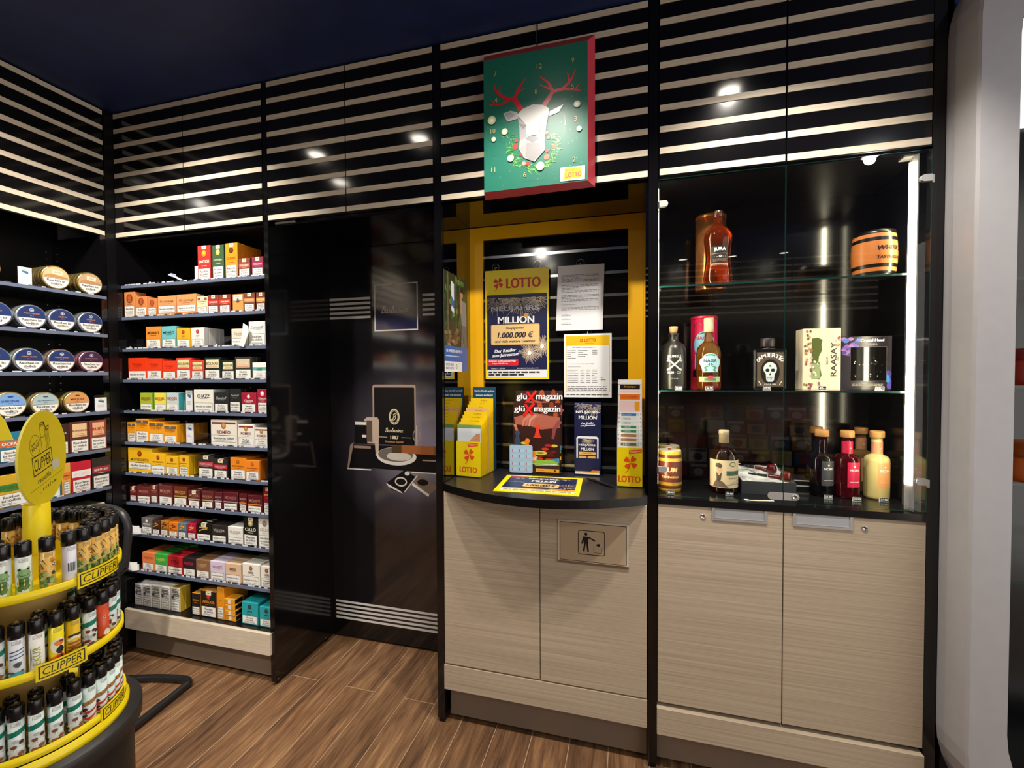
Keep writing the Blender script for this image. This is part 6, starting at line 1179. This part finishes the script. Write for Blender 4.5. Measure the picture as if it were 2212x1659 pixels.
m.E(Fl,d*.5,.06,.022,.03,M('2a3438',.2),1); m.E(Fl,d*.5,.085,.008,.012,M('6a7a84',.2),2); m.LINES(F,-.04,.022,.05,.012,2,M('8a8478',.4),7,.4); m.build('carton',t)
# rum with bearded portrait
def lab(m):
    F=CY(.0462,0); p=M('d8c29c',.5); n=24
    for i in range(n): a=-.072+.144*i/n; m.R(F,a,.022,a+.144/n,.120,p,1)
    ge=M('4a6a5a',.5); m.R(F,.0,.066,.056,.083,ge,2); m.T(F,'DON PAPA',.027,.0745,.046,.010,M('1c3a2c',.5),.02,0,3); m.T(F,'BAROKO',.024,.057,.032,.006,INK,.02,0,3); dk=M('4a3c30',.5)
    m.E(F,-.024,.086,.012,.016,M('c8a888',.5),2); m.P(F,[(-.038,.096),(-.034,.108),(-.02,.110),(-.012,.100),(-.018,.092)],dk,3); m.P(F,[(-.034,.078),(-.024,.066),(-.014,.078),(-.018,.050),(-.026,.040),(-.032,.052)],dk,3); m.P(F,[(-.048,.024),(-.034,.05),(-.012,.045),(.008,.024)],M('6a584a',.5),2)
    for s_ in (-1,1): m.E(F,-.024+s_*.004,.090,.0014,.001,INK,4,8)
    m.RING(F,.022,.106,.012,.009,.003,ge,2)
    for i in range(10): m.L(F,[(x:=rn.uniform(0,.05),y:=rn.uniform(.03,.048)),(x+.014,y+.003)],.0016,M(rn.choice(['8a9a7a','a89a7a','6a7a6a']),.5),2)
bottle('rum_bottle',(.322,.134,CT),'dark rum bottle with cream bearded portrait label and paper sealed neck',[(.042,0),(.0455,.004),(.046,.012),(.046,.120),(.0445,.135),(.036,.152),(.022,.163),(.0155,.170),(.0152,.176)],liquid('2e0c06'),([(.0165,.1762),(.0165,.205),(.0175,.206),(.0175,.219),(.016,.222)],M('b8a888',.5)),lab,stopname='seal')
# pipes in a box
t=thing('pipe_box',(.462,.118,CT),'open dark grey box lined with white satin, holding tobacco pipes','box',None,.03); m=MB(); w,d,h=.172,.200,.046; g=M('3a3d42',.45)
m.box(-w/2,0,0,w/2,d,.003,g); m.box(-w/2,0,.003,w/2,.003,h,g); m.box(-w/2,d-.003,.003,w/2,d,h,g); m.box(-w/2,.003,.003,-w/2+.003,d-.003,h,g); m.box(w/2-.003,.003,.003,w/2,d-.003,h,g); m.build('case',t)
m=MB(); nx,ny=14,16; st=M('dcdcda',.35,0,.5)
V=lambda i,j:(-w/2+.004+(w-.008)*i/nx,.004+(d-.008)*j/ny,.018+.018*(j/ny)+.004*math.sin(i*1.1+j*.7)+.004*math.sin(j*1.3-i*.5)+(.010 if i in (0,nx) or j in (0,ny) else 0))
for i in range(nx):
    for j in range(ny): m.poly([V(i,j),V(i+1,j),V(i+1,j+1),V(i,j+1)],st,True)
m.build('satin_lining',t,label='white satin lining'); t.rotation_euler=(.11,0,.03); t.location=(.462,.118,CT+.0004)
def pipe(loc,rz,lb):
    t=thing('tobacco_pipe',loc,lb,'pipe',None,rz); m=MB(); br=M('5a1216',.18,0,.6); m.lathe([(.010,-.014),(.016,-.008),(.0175,.004),(.015,.016),(.0125,.020),(.010,.020),(.009,.006),(.002,.002)],br,24,c=(0,0)); m.tube(smooth([(-.012,0,-.004),(-.03,0,-.001),(-.055,0,.001)],4),[.0085-.0004*i for i in range(9)],br,12); m.build('bowl',t)
    m=MB(); m.tube([(-.055,0,.001),(-.058,0,.001)],.0056,M('d8d4cc',.2,.9),12); m.build('ring',t); m=MB(); m.tube([(-.058,0,.001),(-.09,0,.003),(-.118,0,.005)],[.0052,.0042,.0028],M('141416',.2),12); m.build('stem',t); return t
pipe((.525,.150,CT+.058),-.15,'dark red tobacco pipe lying in the front of the satin box'); pipe((.500,.222,CT+.068),-.5,'dark red tobacco pipe lying at the back of the satin box')
for k in range(2):
    m=MB(); m.box(0,0,0,.13,.10,.018,M('19181a',.4)); m.R(FR((0,0,0)),.004,.012,.12,.016,M('c8c4bc',.4),1); m.build('black_box',None,(.568+.004*k,.225+.004*k,CT+.0185*k),label=('lower' if k==0 else 'upper')+' flat black box stacked behind the dark label bottles',cat='box')
# flavoured liqueur bottles
def liqueur(x,y,col,labc,neck,lb,capc='b8854a'):
    def lab(m):
        F=CY(.0362,0,-PI/2+.25); L_=M(labc,.4); 
        for i in range(8): a=-.021+.044*i/8; m.R(F,a,.040,a+.044/8,.124,L_,1)
        wt=M('e8e4e4',.4); m.T(F,'NORK',.001,.098,.034,.008,wt,.02,0,2); m.P(F,[(.0,.106),(.0035,.110),(0,.114),(-.0035,.110)],wt,2); m.R(F,.0005,.062,.0011,.094,M(shade(labc,.7),.4),2); m.R(F,-.014,.058,.016,.0595,wt,2)
        if neck: m.lathe([(.0162,.150),(.0162,.192)],M(neck,.4),28,cap=False); m.T(CY(.0163,0,-PI/2+.25),'♦' if 0 else 'N',0,.170,.006,.005,wt,.02,0,1)
    return bottle('liqueur_bottle',(x,y,CT),lb,[(.032,0),(.0355,.003),(.036,.010),(.036,.126),(.0345,.136),(.028,.144),(.0165,.149),(.0155,.155),(.0155,.205)],liquid(col,.03,.25 if col[0] in 'e6' else .6),([(.0195,.2055),(.0205,.207),(.0205,.225),(.019,.228)],M(capc,.55)),lab,stopname='wooden_stopper')
liqueur(.640,.165,'141018','3c4448',None,'dark liqueur bottle with slate label, front of two'); liqueur(.657,.262,'141018','3c4448',None,'dark liqueur bottle half hidden behind the slate label one')
liqueur(.714,.160,'5a0a1a','c8204a','c01c44','red liqueur bottle with raspberry pink label and neck'); liqueur(.800,.268,'6a5030','c08a68','b07a5a','brown amber liqueur bottle behind the pale yellow one'); liqueur(.806,.172,'e0cf8a','dc9a62','d8906a','pale yellow liqueur bottle with peach label')
# price tags
def ptag(x,y,z,s_,lb):
    t=thing('price_tag',(x,y,z),lb,'price tag','price tags in the glass cabinet'); m=MB(); m.prism([(0,0),(.006,0),(.0015,.0125),(0,.0135)],FR((-.012,0,0),(0,1,0),(0,0,1),(1,0,0)),0,.024,M('e6e6e6',.4)); F=FR((0,-.0002,.0005)); m.R(F,-.011,.001,.011,.0125,M('1c1c20',.4),1); m.T(F,s_,0,.0067,.019,.009,WHITE,.04,.1,2); m.build('block',t)
for q in ((.161,.062,S2,'55.90','price tag in front of the crossed bones bottle'),(.262,.068,S2,'36.90','price tag in front of the pale blue label rum'),(.452,.105,S2,'69.90','price tag in front of the skull bottle'),(.618,.105,S2,'45.-','price tag in front of the cream floral carton'),(.772,.085,S2,'55.-','price tag in front of the purple carton'),
          (.134,.045,CT,'25.90','price tag in front of the gold hooped barrel'),(.330,.075,CT,'50.90','price tag in front of the bearded portrait bottle'),(.642,.112,CT,'22.90','price tag in front of the slate label bottle'),(.722,.105,CT,'22.90','price tag in front of the raspberry label bottle'),(.803,.118,CT,'21.90','price tag in front of the peach label bottle')): ptag(*q)
m=MB(); m.prism([(0,0),(.045,.010),(.085,.016),(.086,.026),(.04,.018),(.012,.012),(.004,.022),(-.006,.018)],FR((.372,.018,CT+.0004),(1,0,0),(0,1,0)),0,.0015,M('e8e0d0',.5)); m.build('paper_strip',None,label='bent strip of white card lying by the glass door lock',cat='strip')
# ================================================================ pale rounded frame at the right
PG=noisy('pale_grey_lacquer','a6a4a8','a9a7ab',30,.42)
t=thing('rounded_portal',(0,0,0),'pale grey rounded frame of the next showcase at the right edge','showcase')
def loop(x0,x1,z0,z1,r,n=10): return arc(x1-r,z0+r,r,-90,0,n)+arc(x1-r,z1-r,r,0,90,n)+arc(x0+r,z1-r,r,90,180,n)+arc(x0+r,z0+r,r,180,270,n)
O=[loop(.8885,2.6,.03,2.64,.30)]; 
prof=[(.0,0.0,.0),(.0,-.036,.0),(.006,-.108,.0),(.012,-.114,.0)]   # inset, y
m=MB(); rings=[]
for ins,y,_ in prof: rings.append([(x,y,z) for x,z in loop(.8885+ins,2.6-ins,.03+ins,2.64-ins,.30-ins)])
inn=[(x,-.114,z) for x,z in loop(.984,2.5,.10,2.57,.30)]; inb=[(x,.0,z) for x,z in loop(.984,2.5,.10,2.57,.30)]
rings+=[inn,inb]
for a_,b_ in zip(rings,rings[1:]):
    k=len(a_)
    for i in range(k): m.poly([a_[i],a_[(i+1)%k],b_[(i+1)%k],b_[i]],PG)
m.build('frame',t)
m=MB(); m.box(.90,.30,.02,2.6,.315,2.64,M('101012',.2,0,.5)); m.box(.90,.002,.03,.905,.30,2.6,BLACK); m.box(.90,.0,.0,2.6,.30,.03,BLACK); m.build('interior',t)
m=MB(); m.box(.98,.275,2.20,2.52,.298,2.55,M('f2f0ea',.5,0,.5,1.2)); m.build('glowing_wall_panel',t,label='white lit panel at the top')  # white panel, not a lamp: its brightness is put in as emission
for z in (1.66,1.345,1.06,.77): m=MB(); m.box(.906,.03,z-.008,2.5,.298,z,GLASS); m.box(.906,.029,z-.008,2.5,.03,z,GEDGE); m.build('glass_shelf',t)
for z,c,lb in ((1.345,'b8382c','red pouch on a glass shelf behind the pale frame'),(1.06,'d86a1c','orange leather pouch on a glass shelf behind the pale frame')):
    t=thing('pouch',(1.20,.12,z),lb,'pouch'); m=MB(); m.lathe([(.11,0),(.125,.02),(.12,.07),(.10,.10),(.06,.108)],M(c,.45),32,sq=3); m.build('body',t); m=MB(); m.lathe([(.121,.075),(.108,.103),(.05,.112)],M(shade(c,.8),.45),32,sq=3); m.E(FR((0,-.122,0)),0,.055,.015,.01,M('c8a060',.3,.8),3); m.build('flap',t)
    ptag(1.07,.06,z,'29.-',lb.split(' on')[0]+' price tag behind the pale frame')
